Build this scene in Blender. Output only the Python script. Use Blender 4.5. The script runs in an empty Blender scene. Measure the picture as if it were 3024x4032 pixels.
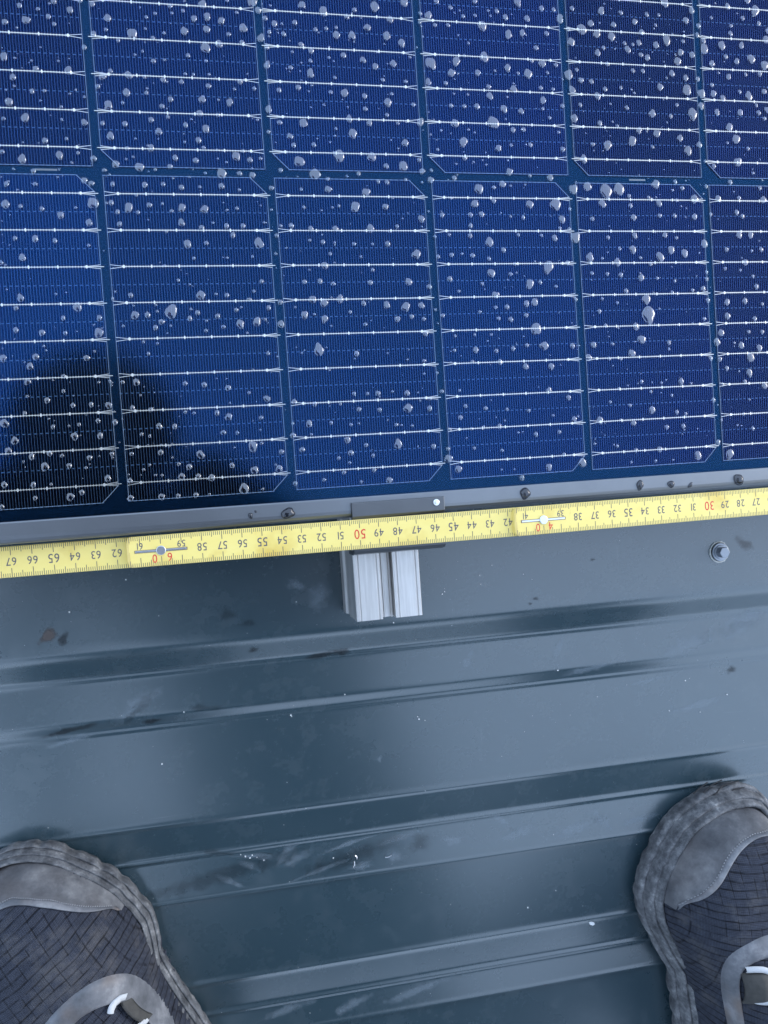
import bpy, bmesh, math, random
import numpy as np
from mathutils import Matrix, Vector
random.seed(7)
rng = np.random.default_rng(7)
SC = bpy.context.scene
COL = SC.collection
U = 0.001                      # all lengths below are millimetres

# ------------------------------------------------------------------ camera
cam_d = bpy.data.cameras.new('camera'); cam = bpy.data.objects.new('camera', cam_d); COL.objects.link(cam)
CAMR = [[0.975076, -0.068702, 0.210966], [0.074347, 0.997053, -0.018934], [-0.209043, 0.034146, 0.97731]]
CAMP = [-120.878, -0.879, 397.272]
M = Matrix.Identity(4)
for r in range(3):
    for k in range(3): M[k][r] = CAMR[r][k]
    M[r][3] = CAMP[r]*U
cam.matrix_world = M
cam_d.sensor_fit = 'VERTICAL'; cam_d.sensor_height = 36.0; cam_d.lens = 3029.7/4032*36
cam_d.clip_start = 0.005; cam_d.clip_end = 200
SC.camera = cam

# ------------------------------------------------------------------ sky, sun, exposure
SUN_EL, SUN_AZ = math.radians(24), math.radians(78)      # azimuth measured from +Y towards +X
w = bpy.data.worlds.new('World'); SC.world = w; w.use_nodes = True
nt = w.node_tree; nt.nodes.clear()
sky = nt.nodes.new('ShaderNodeTexSky'); sky.sky_type = 'NISHITA'; sky.sun_disc = False
sky.sun_elevation = SUN_EL; sky.sun_rotation = SUN_AZ; sky.dust_density = 3.0; sky.ozone_density = 2.0
cloud = nt.nodes.new('ShaderNodeRGB'); cloud.outputs[0].default_value = (6.6, 8.5, 11.6, 1)     # even overcast veil
mx = nt.nodes.new('ShaderNodeMix'); mx.data_type = 'RGBA'; mx.inputs[0].default_value = 0.72
nt.links.new(sky.outputs[0], mx.inputs[6]); nt.links.new(cloud.outputs[0], mx.inputs[7])
bg = nt.nodes.new('ShaderNodeBackground'); bg.inputs[1].default_value = 0.12
nt.links.new(mx.outputs[2], bg.inputs[0])
wo = nt.nodes.new('ShaderNodeOutputWorld'); nt.links.new(bg.outputs[0], wo.inputs[0])
sd = bpy.data.lights.new('sun', 'SUN'); sd.energy = 0.6; sd.angle = math.radians(30); sd.color = (1, .98, .95)
so = bpy.data.objects.new('sun', sd); COL.objects.link(so)
dirv = Vector((math.sin(SUN_AZ)*math.cos(SUN_EL), math.cos(SUN_AZ)*math.cos(SUN_EL), math.sin(SUN_EL)))
so.rotation_euler = dirv.to_track_quat('Z', 'Y').to_euler()
SC.view_settings.view_transform = 'Standard'; SC.view_settings.look = 'None'
SC.view_settings.exposure = 0.92; SC.view_settings.gamma = 1; SC.view_settings.use_curve_mapping = False
SC.cycles.transparent_max_bounces = 12
SC.cycles.max_bounces = 6

# ------------------------------------------------------------------ helpers
def tag(o, label=None, cat=None, group=None, kind=None):
    if label: o['label'] = label
    if cat: o['category'] = cat
    if group: o['group'] = group
    if kind: o['kind'] = kind
    return o
def empty(name, loc=(0, 0, 0)):
    o = bpy.data.objects.new(name, None); COL.objects.link(o); o.location = [c*U for c in loc]; o.empty_display_size = .02
    return o
def mesh(name, V, F, mat=None, smooth=False):
    me = bpy.data.meshes.new(name); me.from_pydata([tuple(float(c)*U for c in v) for v in V], [], [tuple(int(i) for i in f) for f in F]); me.update()
    if mat: me.materials.append(mat)
    if smooth: me.polygons.foreach_set('use_smooth', [True]*len(me.polygons))
    return me
def obj(name, me, parent=None, loc=(0, 0, 0)):
    o = bpy.data.objects.new(name, me); COL.objects.link(o); o.location = [c*U for c in loc]
    if parent: o.parent = parent
    return o
def part(name, V, F, mat, parent=None, smooth=False): return obj(name, mesh(name, V, F, mat, smooth), parent)
class MB:
    def __init__(s): s.V = []; s.F = []
    def add(s, V, F):
        b = len(s.V); s.V += [tuple(v) for v in V]; s.F += [tuple(i+b for i in f) for f in F]; return s
    def box(s, x0, x1, y0, y1, z0, z1):
        return s.add([(x0,y0,z0),(x1,y0,z0),(x1,y1,z0),(x0,y1,z0),(x0,y0,z1),(x1,y0,z1),(x1,y1,z1),(x0,y1,z1)],
                     [(0,3,2,1),(4,5,6,7),(0,1,5,4),(1,2,6,5),(2,3,7,6),(3,0,4,7)])
    def quad(s, a, b, c, d): return s.add([a,b,c,d], [(0,1,2,3)])
    def prism(s, poly, z0, z1):
        n = len(poly)
        return s.add([(x,y,z0) for x,y in poly]+[(x,y,z1) for x,y in poly],
                     [tuple(range(n-1,-1,-1)), tuple(range(n,2*n))]+[(i,(i+1)%n,n+(i+1)%n,n+i) for i in range(n)])
    def extrude(s, sec, axis, a, b, cap=True):
        # sec: closed 2-D section; axis 'x' -> (y,z) section, 'y' -> (x,z) section
        n = len(sec); g = (lambda t,p: (t,p[0],p[1])) if axis == 'x' else (lambda t,p: (p[0],t,p[1]))
        F = [(i,(i+1)%n,n+(i+1)%n,n+i) for i in range(n)]
        if cap: F += [tuple(range(n-1,-1,-1)), tuple(range(n,2*n))]
        return s.add([g(a,p) for p in sec]+[g(b,p) for p in sec], F)
    def build(s, name, mat, parent=None, smooth=False): return part(name, s.V, s.F, mat, parent, smooth)
def fixnormals(o):
    bm = bmesh.new(); bm.from_mesh(o.data); bmesh.ops.recalc_face_normals(bm, faces=bm.faces); bm.to_mesh(o.data); bm.free(); return o
def bevel(o, wd, seg=2):
    m = o.modifiers.new('bevel', 'BEVEL'); m.width = wd*U; m.segments = seg; m.limit_method = 'ANGLE'; m.angle_limit = math.radians(40); return o
def grid(nx, ny, f, wrap=False):
    V = [f(i, j) for j in range(ny) for i in range(nx)]
    F = [(j*nx+i, j*nx+(i+1) % nx, (j+1)*nx+(i+1) % nx, (j+1)*nx+i) for j in range(ny-1) for i in range(nx if wrap else nx-1)]
    return V, F

# ------------------------------------------------------------------ materials
class N:
    def __init__(s, name):
        s.m = bpy.data.materials.new(name); s.m.use_nodes = True; s.t = s.m.node_tree; s.t.nodes.clear()
        s.o = s.t.nodes.new('ShaderNodeOutputMaterial')
    def n(s, typ, **kw):
        x = s.t.nodes.new('ShaderNode'+typ)
        for k, v in kw.items(): setattr(x, k, v)
        return x
    def l(s, a, b): s.t.links.new(a, b)
    def val(s, sock, v):
        if hasattr(v, 'is_linked') or hasattr(v, 'node'): s.l(v, sock)
        else: sock.default_value = v
    def math(s, op, a, b=None, c=None):
        x = s.n('Math', operation=op); s.val(x.inputs[0], a)
        if b is not None: s.val(x.inputs[1], b)
        if c is not None: s.val(x.inputs[2], c)
        return x.outputs[0]
    def coord(s, which='Object'): return s.n('TexCoord').outputs[which]
    def noise(s, scale, detail=4, rough=.55, vec=None, dist=0):
        x = s.n('TexNoise'); x.inputs['Scale'].default_value = scale; x.inputs['Detail'].default_value = detail; x.inputs['Roughness'].default_value = rough; x.inputs['Distortion'].default_value = dist
        s.l(vec if vec is not None else s.coord(), x.inputs['Vector']); return x.outputs[0]
    def ramp(s, fac, stops):
        x = s.n('ValToRGB'); s.l(fac, x.inputs[0]); e = x.color_ramp.elements
        while len(e) < len(stops): e.new(.5)
        for k, (p, c) in enumerate(stops): e[k].position = p; e[k].color = (*c, 1) if len(c) == 3 else c
        return x.outputs[0]
    def mix(s, fac, a, b):
        x = s.n('Mix', data_type='RGBA'); s.val(x.inputs[0], fac)
        for sock, v in ((x.inputs[6], a), (x.inputs[7], b)):
            if hasattr(v, 'node'): s.l(v, sock)
            else: sock.default_value = (*v, 1)
        return x.outputs[2]
    def mapping(s, scale=(1,1,1), rot=(0,0,0), vec=None):
        x = s.n('Mapping'); x.inputs['Scale'].default_value = scale; x.inputs['Rotation'].default_value = rot
        s.l(vec if vec is not None else s.coord(), x.inputs[0]); return x.outputs[0]
    def bump(s, h, strength, dist):
        x = s.n('Bump'); x.inputs['Strength'].default_value = strength; x.inputs['Distance'].default_value = dist; s.l(h, x.inputs['Height']); return x.outputs[0]
    def principled(s, base, rough=.5, metal=0., spec=.5, normal=None, **kw):
        p = s.n('BsdfPrincipled')
        if hasattr(base, 'node'): s.l(base, p.inputs['Base Color'])
        else: p.inputs['Base Color'].default_value = (*base, 1)
        s.val(p.inputs['Roughness'], rough); s.val(p.inputs['Metallic'], metal); p.inputs['Specular IOR Level'].default_value = spec
        if normal is not None: s.l(normal, p.inputs['Normal'])
        for k, v in kw.items(): p.inputs[k].default_value = v
        return p.outputs[0]
    def glossy(s, col, rough, normal=None):
        g = s.n('BsdfGlossy'); g.inputs['Roughness'].default_value = rough
        if hasattr(col, 'node'): s.l(col, g.inputs[0])
        else: g.inputs[0].default_value = (*col, 1)
        if normal is not None: s.l(normal, g.inputs['Normal'])
        return g.outputs[0]
    def diffuse(s, col):
        g = s.n('BsdfDiffuse')
        if hasattr(col, 'node'): s.l(col, g.inputs[0])
        else: g.inputs[0].default_value = (*col, 1)
        return g.outputs[0]
    def addsh(s, a, b):
        x = s.n('AddShader'); s.l(a, x.inputs[0]); s.l(b, x.inputs[1]); return x.outputs[0]
    def mixsh(s, f, a, b):
        x = s.n('MixShader'); s.val(x.inputs[0], f); s.l(a, x.inputs[1]); s.l(b, x.inputs[2]); return x.outputs[0]
    def done(s, sh): s.l(sh, s.o.inputs[0]); return s.m
def sep(n, vec):
    x = n.n('SeparateXYZ'); n.l(vec, x.inputs[0]); return x.outputs

MAT = {}
def build_materials():
    # --- silicon cell: near-black wafer, blue interference coating, printed silver fingers
    n = N('solar_cell'); X, Y, Z = sep(n, n.coord())
    P = 79.4/60*U; B = 158.75/9*U
    fx = n.math('FRACT', n.math('ADD', n.math('DIVIDE', X, P), 100.0))
    fin = n.math('GREATER_THAN', n.math('ABSOLUTE', n.math('SUBTRACT', fx, .5)), .5-.058)
    fy = n.math('FRACT', n.math('ADD', n.math('DIVIDE', Y, B), 100.0))
    dy = n.math('LESS_THAN', n.math('ABSOLUTE', n.math('SUBTRACT', fy, .5)), .014)
    fx2 = n.math('FRACT', n.math('ADD', n.math('DIVIDE', X, 2*P), 100.0))
    dash = n.math('MULTIPLY', dy, n.math('LESS_THAN', fx2, .55))
    line = n.math('MAXIMUM', fin, dash)
    bmp = n.bump(n.noise(1100, 2, .5), .07, .0004)
    big = n.noise(5.0, 2, .5)
    lwf = n.n('LayerWeight'); lwf.inputs[0].default_value = .5
    tint = n.ramp(n.math('MULTIPLY_ADD', n.math('SUBTRACT', big, .5), .10, lwf.outputs['Facing']), [(.0, (.0006, .0220, .088)), (.08, (.0008, .0185, .084)), (.20, (.0018, .0110, .066)), (.36, (.0030, .0060, .040))])      # interference colour drifts to violet at a slant
    oi = n.n('ObjectInfo'); rv = n.math('MULTIPLY_ADD', oi.outputs['Random'], .42, .80)                 # cells differ a little from batch to batch
    vm = n.n('VectorMath', operation='SCALE'); n.l(tint, vm.inputs[0]); n.l(rv, vm.inputs['Scale'])
    sh = n.addsh(n.diffuse((.0015, .002, .004)), n.glossy(vm.outputs[0], .045, bmp))
    sil = n.principled((.24, .46, .78), .45, .6)
    MAT['cell'] = n.done(n.mixsh(n.math('MULTIPLY', line, .19), sh, sil))
    n = N('cell_backsheet'); bmp = n.bump(n.noise(1100, 2, .5), .05, .0004)
    MAT['back'] = n.done(n.addsh(n.diffuse((.002, .008, .020)), n.glossy((.0025, .0235, .066), .13, bmp)))
    n = N('tinned_wire'); MAT['wire'] = n.done(n.principled((.84, .83, .78), .34, .75))
    n = N('printed_silver'); MAT['silver'] = n.done(n.principled((.30, .40, .52), .5, .5))
    n = N('panel_glass')
    tr = n.n('BsdfTransparent').outputs[0]
    MAT['glass'] = n.done(n.mixsh(.05, tr, n.glossy((.05, .055, .065), .1)))
    # --- water
    n = N('water'); tr = n.n('BsdfTransparent'); tr.inputs[0].default_value = (.93, .95, .97, 1)
    lw = n.n('LayerWeight'); lw.inputs[0].default_value = .35
    fac = n.math('MULTIPLY_ADD', lw.outputs['Fresnel'], .08, .16)
    MAT['water'] = n.done(n.mixsh(fac, tr.outputs[0], n.glossy((.93, .93, .96), .03)))
    n = N('water_on_metal'); tr = n.n('BsdfTransparent'); tr.inputs[0].default_value = (.34, .35, .38, 1)
    MAT['wetmetal'] = n.done(n.mixsh(.07, tr.outputs[0], n.glossy((.93, .93, .96), .03)))
    # --- anodised frame and clamp
    n = N('dark_anodised_frame'); v = n.noise(60, 4, .6); MAT['frame'] = n.done(n.principled(n.mix(v, (.175, .188, .205), (.215, .23, .25)), .36, .8))
    n = N('grey_anodised_clamp'); v = n.noise(90, 4, .6); MAT['clamp'] = n.done(n.principled(n.mix(v, (.105, .11, .118), (.14, .146, .155)), .36, .8))
    n = N('mill_aluminium'); v = n.noise(1, 5, .65, n.mapping((500, 22, 120))); v2 = n.noise(160, 4, .6)
    MAT['alu'] = n.done(n.principled(n.mix(v, (.38, .37, .36), (.84, .82, .79)), n.math('MULTIPLY_ADD', v2, .25, .28), .85, normal=n.bump(v, .12, .0004)))
    n = N('zinc_screw'); MAT['zinc'] = n.done(n.principled((.8, .82, .84), .3, .9))
    # --- painted roof sheet
    n = N('roof_paint'); a = n.noise(9, 5, .6); b = n.noise(260, 3, .6); d = n.noise(2.2, 2, .5, n.mapping((.35, 1, 1)))
    base = n.mix(a, (.020, .045, .060), (.035, .066, .083))
    speck = n.math('GREATER_THAN', n.noise(420, 2, .5), .735)
    base = n.mix(n.math('MULTIPLY', speck, .35), base, (.10, .11, .12))
    dk = n.math('GREATER_THAN', n.noise(130, 2, .5, n.mapping(rot=(.3, .2, .9))), .80)
    base = n.mix(n.math('MULTIPLY', dk, .6), base, (.015, .017, .018))
    dust = n.ramp(n.noise(46, 8, .72), [(.52, (0, 0, 0)), (.80, (.20, .20, .20))]); base = n.mix(dust, base, (.13, .155, .175))
    scr = n.ramp(n.noise(1, 4, .6, n.mapping((16, 520, 1), (0, 0, .35))), [(.70, (0, 0, 0)), (.76, (.28, .28, .28))]); base = n.mix(scr, base, (.17, .20, .22))
    scr2 = n.ramp(n.noise(1, 4, .6, n.mapping((420, 14, 1), (0, 0, .5))), [(.72, (0, 0, 0)), (.78, (.22, .22, .22))]); base = n.mix(scr2, base, (.17, .20, .22))
    rg = n.math('ADD', n.math('MULTIPLY_ADD', a, .10, .22), n.math('MULTIPLY', dust, .35))
    h = n.math('ADD', n.math('MULTIPLY', d, 3.0), n.math('MULTIPLY', b, .012))
    MAT['roof'] = n.done(n.principled(base, rg, 0, 1.0, normal=n.bump(h, .22, .004), **{'IOR': 1.62}))
    def stain(name, col, rough, a):
        n = N(name); at = n.n('Attribute', attribute_name='edge')
        k = n.math('ADD', at.outputs['Fac'], n.math('MULTIPLY', n.math('SUBTRACT', n.noise(150, 5, .65), .5), 1.5))
        k = n.ramp(k, [(.25, (0, 0, 0)), (.75, (a, a, a))])
        return n.done(n.mixsh(k, n.n('BsdfTransparent').outputs[0], n.principled(col, rough)))
    MAT['wet'] = stain('thin_wet_film', (.014, .018, .022), .2, .24); MAT['dark'] = stain('dark_wet_mark', (.014, .017, .02), .35, .5); MAT['pale'] = stain('pale_dried_film', (.26, .32, .37), .38, .36)
    MAT['brown'] = stain('brown_dirt', (.085, .07, .062), .8, .3); MAT['dirt'] = stain('grey_brown_dirt', (.10, .085, .08), .8, .85)
    # --- ruler
    n = N('yellow_lacquered_wood'); v = n.noise(120, 5, .6, n.mapping((.35, 1, 1))); v2 = n.noise(28, 4, .6)
    c = n.mix(v, (.84, .64, .16), (.90, .74, .26)); c = n.mix(n.ramp(v2, [(.54, (0, 0, 0)), (.70, (.75, .75, .75))]), c, (.66, .43, .07))
    scr = n.math('GREATER_THAN', n.noise(1, 3, .5, n.mapping((700, 60, 100), (0, 0, .5))), .74)
    c = n.mix(n.math('MULTIPLY', scr, .35), c, (.45, .33, .08))
    MAT['yellow'] = n.done(n.principled(c, .42, 0, .45))
    n = N('worn_wood_edge'); MAT['wood'] = n.done(n.principled(n.mix(n.noise(150), (.55, .40, .10), (.80, .62, .22)), .6))
    n = N('grey_brown_ink'); MAT['ink'] = n.done(n.principled((.13, .105, .09), .6))
    n = N('grey_ink'); MAT['ink2'] = n.done(n.principled((.085, .08, .11), .6))
    n = N('red_ink'); MAT['red'] = n.done(n.principled((.70, .035, .03), .55))
    n = N('steel_hinge'); MAT['steel'] = n.done(n.principled((.74, .76, .8), .3, .9))
    n = N('brass_slot'); MAT['slot'] = n.done(n.principled((.22, .15, .08), .5, .3))
    # --- screw
    n = N('dark_painted_screw'); MAT['screw'] = n.done(n.principled((.26, .29, .33), .33, .6))
    n = N('rubber_washer'); MAT['rubber'] = n.done(n.principled((.018, .02, .022), .7))
    n = N('pale_sealant'); MAT['seal'] = n.done(n.principled(n.mix(n.noise(900), (.35, .36, .33), (.72, .73, .70)), .7))
    n = N('white_chip'); MAT['chip'] = n.done(n.principled((.8, .8, .8), .7))
    n = N('metal_swarf'); MAT['swarf'] = n.done(n.principled((.85, .86, .88), .3, .8))
    # --- shoes
    n = N('worn_sole_rubber'); a = n.noise(70, 6, .7); b = n.noise(500, 3, .6)
    c = n.ramp(n.noise(120, 8, .75), [(.32, (.030, .032, .037)), (.48, (.10, .103, .110)), (.60, (.19, .192, .198)), (.71, (.42, .415, .405))])
    MAT['sole'] = n.done(n.principled(c, .75, normal=n.bump(n.math('ADD', n.math('MULTIPLY', n.noise(240, 5, .7), .8), n.math('MULTIPLY', b, .4)), .8, .0009)))
    n = N('groove_rubber'); MAT['groove'] = n.done(n.principled((.03, .03, .032), .8))
    n = N('toe_rubber'); a = n.noise(38, 6, .65); b = n.noise(420, 4, .6)
    c = n.ramp(a, [(.30, (.050, .052, .058)), (.50, (.115, .116, .124)), (.62, (.20, .20, .205)), (.76, (.38, .375, .37))]); c = n.mix(n.ramp(n.noise(16, 3, .5), [(.5, (0,0,0)), (.7, (.5,.5,.5))]), c, (.10, .078, .068))
    MAT['toe'] = n.done(n.principled(c, .6, normal=n.bump(n.math('ADD', a, n.math('MULTIPLY', b, .5)), .6, .0012)))
    n = N('smooth_grey_overlay'); a = n.noise(60, 5, .65); c = n.ramp(a, [(.32, (.085, .09, .10)), (.52, (.155, .16, .175)), (.70, (.30, .30, .31))])
    c = n.mix(n.ramp(n.noise(24, 3, .5), [(.56, (0,0,0)), (.70, (.7,.7,.7))]), c, (.17, .12, .09))
    MAT['overlay'] = n.done(n.principled(c, .55, normal=n.bump(n.noise(700, 3), .25, .0004)))
    def knit(name, rot):
        n = N(name); v = n.mapping((1, 1, 1), (0, 0, rot)); wob = n.noise(26, 3, .5, v); xs = sep(n, v)
        yy = n.math('ADD', xs[1], n.math('MULTIPLY', n.math('SUBTRACT', wob, .5), .006))
        rib = n.math('ABSOLUTE', n.math('SUBTRACT', n.math('FRACT', n.math('ADD', n.math('DIVIDE', yy, .0046), 100.0)), .5))      # 0 in the middle of a rib, .5 in the valley
        val = n.ramp(rib, [(.36, (0, 0, 0)), (.47, (1, 1, 1))])
        patchy = n.ramp(n.noise(1, 3, .6, n.mapping((70, 190, 1), (0, 0, rot))), [(.36, (0, 0, 0)), (.58, (1, 1, 1))])
        valley = n.math('MULTIPLY', val, n.math('MULTIPLY_ADD', patchy, .75, .2))
        col_ = n.math('ABSOLUTE', n.math('SUBTRACT', n.math('FRACT', n.math('ADD', n.math('DIVIDE', xs[0], .0075), 100.0)), .5))
        tick = n.math('MULTIPLY', n.ramp(col_, [(.44, (0, 0, 0)), (.49, (1, 1, 1))]), n.ramp(n.noise(140, 2, .5), [(.42, (0, 0, 0)), (.56, (.9, .9, .9))]))
        fine = n.math('SINE', n.math('MULTIPLY', yy, 6900.0)); fx = n.math('SINE', n.math('MULTIPLY', xs[0], 5200.0))
        f = n.math('MULTIPLY_ADD', n.math('ADD', fine, n.math('MULTIPLY', fx, .6)), .13, .85)
        f = n.math('MULTIPLY', f, n.math('MULTIPLY_ADD', n.noise(170, 5, .75), 1.3, .35))
        dark = n.math('MINIMUM', n.math('ADD', valley, n.math('MULTIPLY', tick, .85)), 1.0)
        c = n.mix(dark, (.046, .052, .072), (.008, .009, .014))
        mul = n.n('Mix', data_type='RGBA', blend_type='MULTIPLY'); mul.inputs[0].default_value = 1; n.l(c, mul.inputs[6]); n.l(f, mul.inputs[7])
        dust = n.ramp(n.noise(34, 6, .75), [(.50, (0, 0, 0)), (.74, (.6, .6, .6))])
        c = n.mix(n.math('MULTIPLY', dust, n.math('SUBTRACT', 1.0, n.math('MULTIPLY', dark, .6))), mul.outputs[2], (.15, .14, .135))
        hh = n.math('ADD', n.math('MULTIPLY', dark, -1.3), n.math('MULTIPLY', fine, .25))
        return n.done(n.principled(c, .85, 0, .25, normal=n.bump(hh, .7, .0008)))
    MAT['knitL'] = knit('knit_fabric_slanted', math.radians(-34)); MAT['knitR'] = knit('knit_fabric_level', math.radians(4))
    n = N('stitching'); MAT['stitch'] = n.done(n.principled(n.mix(n.noise(800), (.2, .2, .21), (.42, .42, .43)), .7))
    n = N('webbing'); MAT['web'] = n.done(n.principled(n.mix(n.noise(260, 4), (.035, .034, .033), (.10, .095, .085)), .85, normal=n.bump(n.noise(1500), .5, .0004)))
    n = N('white_lace'); MAT['lace'] = n.done(n.principled(n.mix(n.noise(700), (.48, .49, .50), (.68, .68, .68)), .7))
    n = N('dark_cloth'); MAT['cloth'] = n.done(n.principled(n.mix(n.noise(120), (.010, .010, .012), (.022, .022, .026)), .9, 0, .1))
    n = N('skin'); MAT['skin'] = n.done(n.principled((.30, .17, .12), .6))
    n = N('dark_hair'); MAT['hair'] = n.done(n.principled((.012, .009, .007), .7, 0, .2))
    n = N('phone_body'); MAT['phone'] = n.done(n.principled((.01, .01, .012), .35))
build_materials()

# ------------------------------------------------------------------ roof
TILT = 0.05
RY = [700, -84, -88.5, -92.5, -106.0, -109.7, -134.7, -142.0, -144.5, -206.3, -231.2, -258.5]
RZ = [-78.6, -78.6, -79.0, -81.0, -93.8, -95, -95, -99.0, -99.5, -99.5, -104.2, -99.6]
def smooth_profile(Y, Z, sig, ridges):
    y = np.arange(max(Y), min(Y)-.01, -0.75); y[-1] = min(Y)
    yy = np.arange(max(Y)+30, min(Y)-30, -.25); zz = np.interp(-yy, [-q for q in Y], Z)
    # continue the end slope so that the smoothing does not round the cut edge
    sl = (Z[-1]-Z[-2])/(Y[-1]-Y[-2]); e = yy < Y[-1]; zz[e] = Z[-1]+sl*(yy[e]-Y[-1])
    k = np.exp(-.5*(np.arange(-24, 25)*.25/sig)**2); k /= k.sum(); zs = np.convolve(np.pad(zz, 24, mode='edge'), k, 'valid')
    for ry, h, s in ridges: zs += h*np.exp(-.5*((yy-ry)/s)**2)
    keep = [0]
    zq = np.interp(-y, -yy, zs)
    for i in range(1, len(y)-1):      # drop points on straight runs
        if y[i] < 60 and abs(zq[i-1]-2*zq[i]+zq[i+1]) > 2e-4 or i % 60 == 0: keep.append(i)
    keep.append(len(y)-1)
    return y[keep], zq[keep]
roof = tag(empty('roof'), kind='structure')
def roof_sheet(Y, Z, sig, ridges):
    y, z = smooth_profile(Y, Z, sig, ridges)
    xs = [-1800, -600, -300, 0, 300, 600, 1800]
    V = [(x, b, c+TILT*(x+25)) for b, c in zip(y, z) for x in xs]
    nx = len(xs); ny = len(y)
    # turned edge: the cut sheet is 0.8 mm thick
    V += [(x, y[-1]+.05, z[-1]-1.15+TILT*(x+25)) for x in xs]
    F = [(j*nx+i, (j+1)*nx+i, (j+1)*nx+i+1, j*nx+i+1) for j in range(ny) for i in range(nx-1)]
    o = part('roof_sheet', V, F, MAT['roof'], roof, True)
    es = o.modifiers.new('split', 'EDGE_SPLIT'); es.split_angle = math.radians(50)
    return o, y, z
sheet1, ya, za = roof_sheet(RY, RZ, 1.3, [(-108.3, .5, .8), (-143.6, .55, .8), (-206.8, .7, 1.1), (-231.0, 1.3, 1.0), (-257.2, .6, .6)])
s2Y = [-240, -259, -314.2, -337.5, -356]; s2Z = [-104.2, -101.6, -102, -106.2, -102.2]
sheet2, yb, zb = roof_sheet(s2Y, s2Z, 1.3, [(-314.5, .7, 1.1), (-337.5, 1.3, 1.0), (-355, .6, .6)])
Y3 = [-345]; Z3 = [-106]
s3Y = [-345, -357, -420, -444, -466, -474, -560, -584, -606, -616, -900, -2400]; s3Z = [-105.5, -104.4, -104.4, -108, -105.5, -107.5, -107.5, -111, -108.5, -110, -110, -110]
sheet3, yc, zc = roof_sheet(s3Y, s3Z, 1.3, [(-420.5, .45, 1.3), (-444, .7, 1.2)])
def roofz(x, y):
    if y > -258.5: b = np.interp(-y, -ya, za)
    elif y > -356: b = np.interp(-y, -yb, zb)
    else: b = np.interp(-y, -yc, zc)
    return float(b)+TILT*(x+25)
def roof_owner(y): return sheet1 if y > -258.5 else (sheet2 if y > -356 else sheet3)

# ------------------------------------------------------------------ solar panel
panel = tag(empty('solar_panel', (0, 0, 0)), 'dark blue solar panel with silver grid lines and a grey metal frame, covered in raindrops', 'solar panel')
PITCH = 82.98; CW = 79.4; CH = 159.6; CHAM = 8.0
J0, J1 = -2, 7                                   # column gaps from J0 to J1
XL, XR = (J0-2)*PITCH-6, (J1-2)*PITCH+6
ROWS = [-0.3, 162.8, 326.2]
YT = ROWS[-1]+CH+6; YB = -8.0
MB().box(XL-4, XR+4, YB, YT+3, -4.0, -0.35).build('backsheet', MAT['back'], panel)
def cell_poly(m):
    a, b, c = CW/2, CH/2, CHAM
    p = [(-a, -b), (a-c, -b), (a, -b+c), (a, b-c), (a-c, b), (-a, b)]
    return p if m > 0 else [(-x, y) for x, y in reversed(p)]
def cell_mesh(m): return mesh('solar_cell', *(lambda q: (q.V, q.F))(MB().prism(cell_poly(m), -.28, 0)), MAT['cell'])
def edge_mesh(m):
    p = cell_poly(m); q = MB()
    def inset(k): return [(x*(1-k/(CW/2)), y*(1-k/(CH/2))) for x, y in p]
    A, B = inset(.35), inset(.50); n = len(p)
    for i in range(n):
        j = (i+1) % n; q.quad((*A[i], .05), (*A[j], .05), (*B[j], .05), (*B[i], .05))
    return mesh('edge_line', q.V, q.F, MAT['silver'])
def bus_mesh(m):
    q = MB(); a = CW/2; wi = .145
    q.box(-a+6.6, a+1.2, -wi, wi, .06, .26)                       # round wire, soldered on top, leaving the cell on one side
    for k in range(6):                                            # solder pads
        x = -a+6.8+k*13.15; r = .85 if k in (0, 5) else .55; hgt = .75 if k in (0, 5) else .8
        q.prism([(x-r, 0), (x-r*.35, -hgt), (x+r*.35, -hgt), (x+r, 0), (x+r*.35, hgt), (x-r*.35, hgt)], .05, .30)
    for s in (-1, 1):                                             # forked print at both ends
        for e in (-1, 1):
            x0, x1 = e*(a-6.8), e*(a-.5); y1 = s*.95; t = .11
            q.add([(x0, s*.15-t, .055), (x1, y1-t, .055), (x1, y1+t, .055), (x0, s*.15+t, .055)], [(0, 1, 2, 3) if e > 0 else (3, 2, 1, 0)])
    P = CW/60
    for k in range(-24, 25):                                      # swollen finger ends beside the wire
        x = k*P; q.box(x-.1, x+.1, -.52, .52, .05, .12)
    if m < 0: q.V = [(-x, y, z) for x, y, z in q.V]; q.F = [tuple(reversed(f)) for f in q.F]
    return mesh('busbar_wire', q.V, q.F, MAT['wire'])
CM = {m: (cell_mesh(m), edge_mesh(m), bus_mesh(m)) for m in (1, -1)}
for rr, y0 in enumerate(ROWS):
    m = 1 if rr % 2 == 0 else -1
    for j in range(J0, J1):
        c = obj('solar_cell', CM[m][0], panel, ((j-1.5)*PITCH, y0+CH/2, 0))
        obj('edge_line', CM[m][1], c)
        for k in range(9): obj('busbar_wire', CM[m][2], c, (0, (k-4)*158.75/9, 0))
lab = [(-7.5, 161.0), (203, 161.2)]
for x, y in ((-2.5*PITCH+18, 161.2), (1.0*PITCH+40, 161.2)): MB().box(x-5, x+5, y-.45, y+.45, -.33, -.2).build('ribbon_tab', MAT['frame'], panel)
MB().box(XL-4, XR+4, YB+1.0, YT+2, .45, 1.35).build('glass', MAT['glass'], panel)
fs = [(-5.7, 1.4), (-5.9, 2.0), (-6.5, 2.25), (-12.6, 2.25), (-14.2, 2.0), (-15.5, 1.2), (-16.3, .1), (-16.6, -1.4), (-15.6, -2.2), (-15.6, -4.0), (-16.6, -4.8), (-16.6, -34.2), (-16.0, -35), (12, -35), (12, -33.4), (-15, -33.4), (-15, -6), (-7, -6), (-7, -4.3), (-13, -4.2), (-13, 1.4)]
b = MB().extrude(fs, 'x', XL-14, XR+14); fr = fixnormals(b.build('frame', MAT['frame'], panel))
for p in fr.data.polygons: p.use_smooth = False
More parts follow.
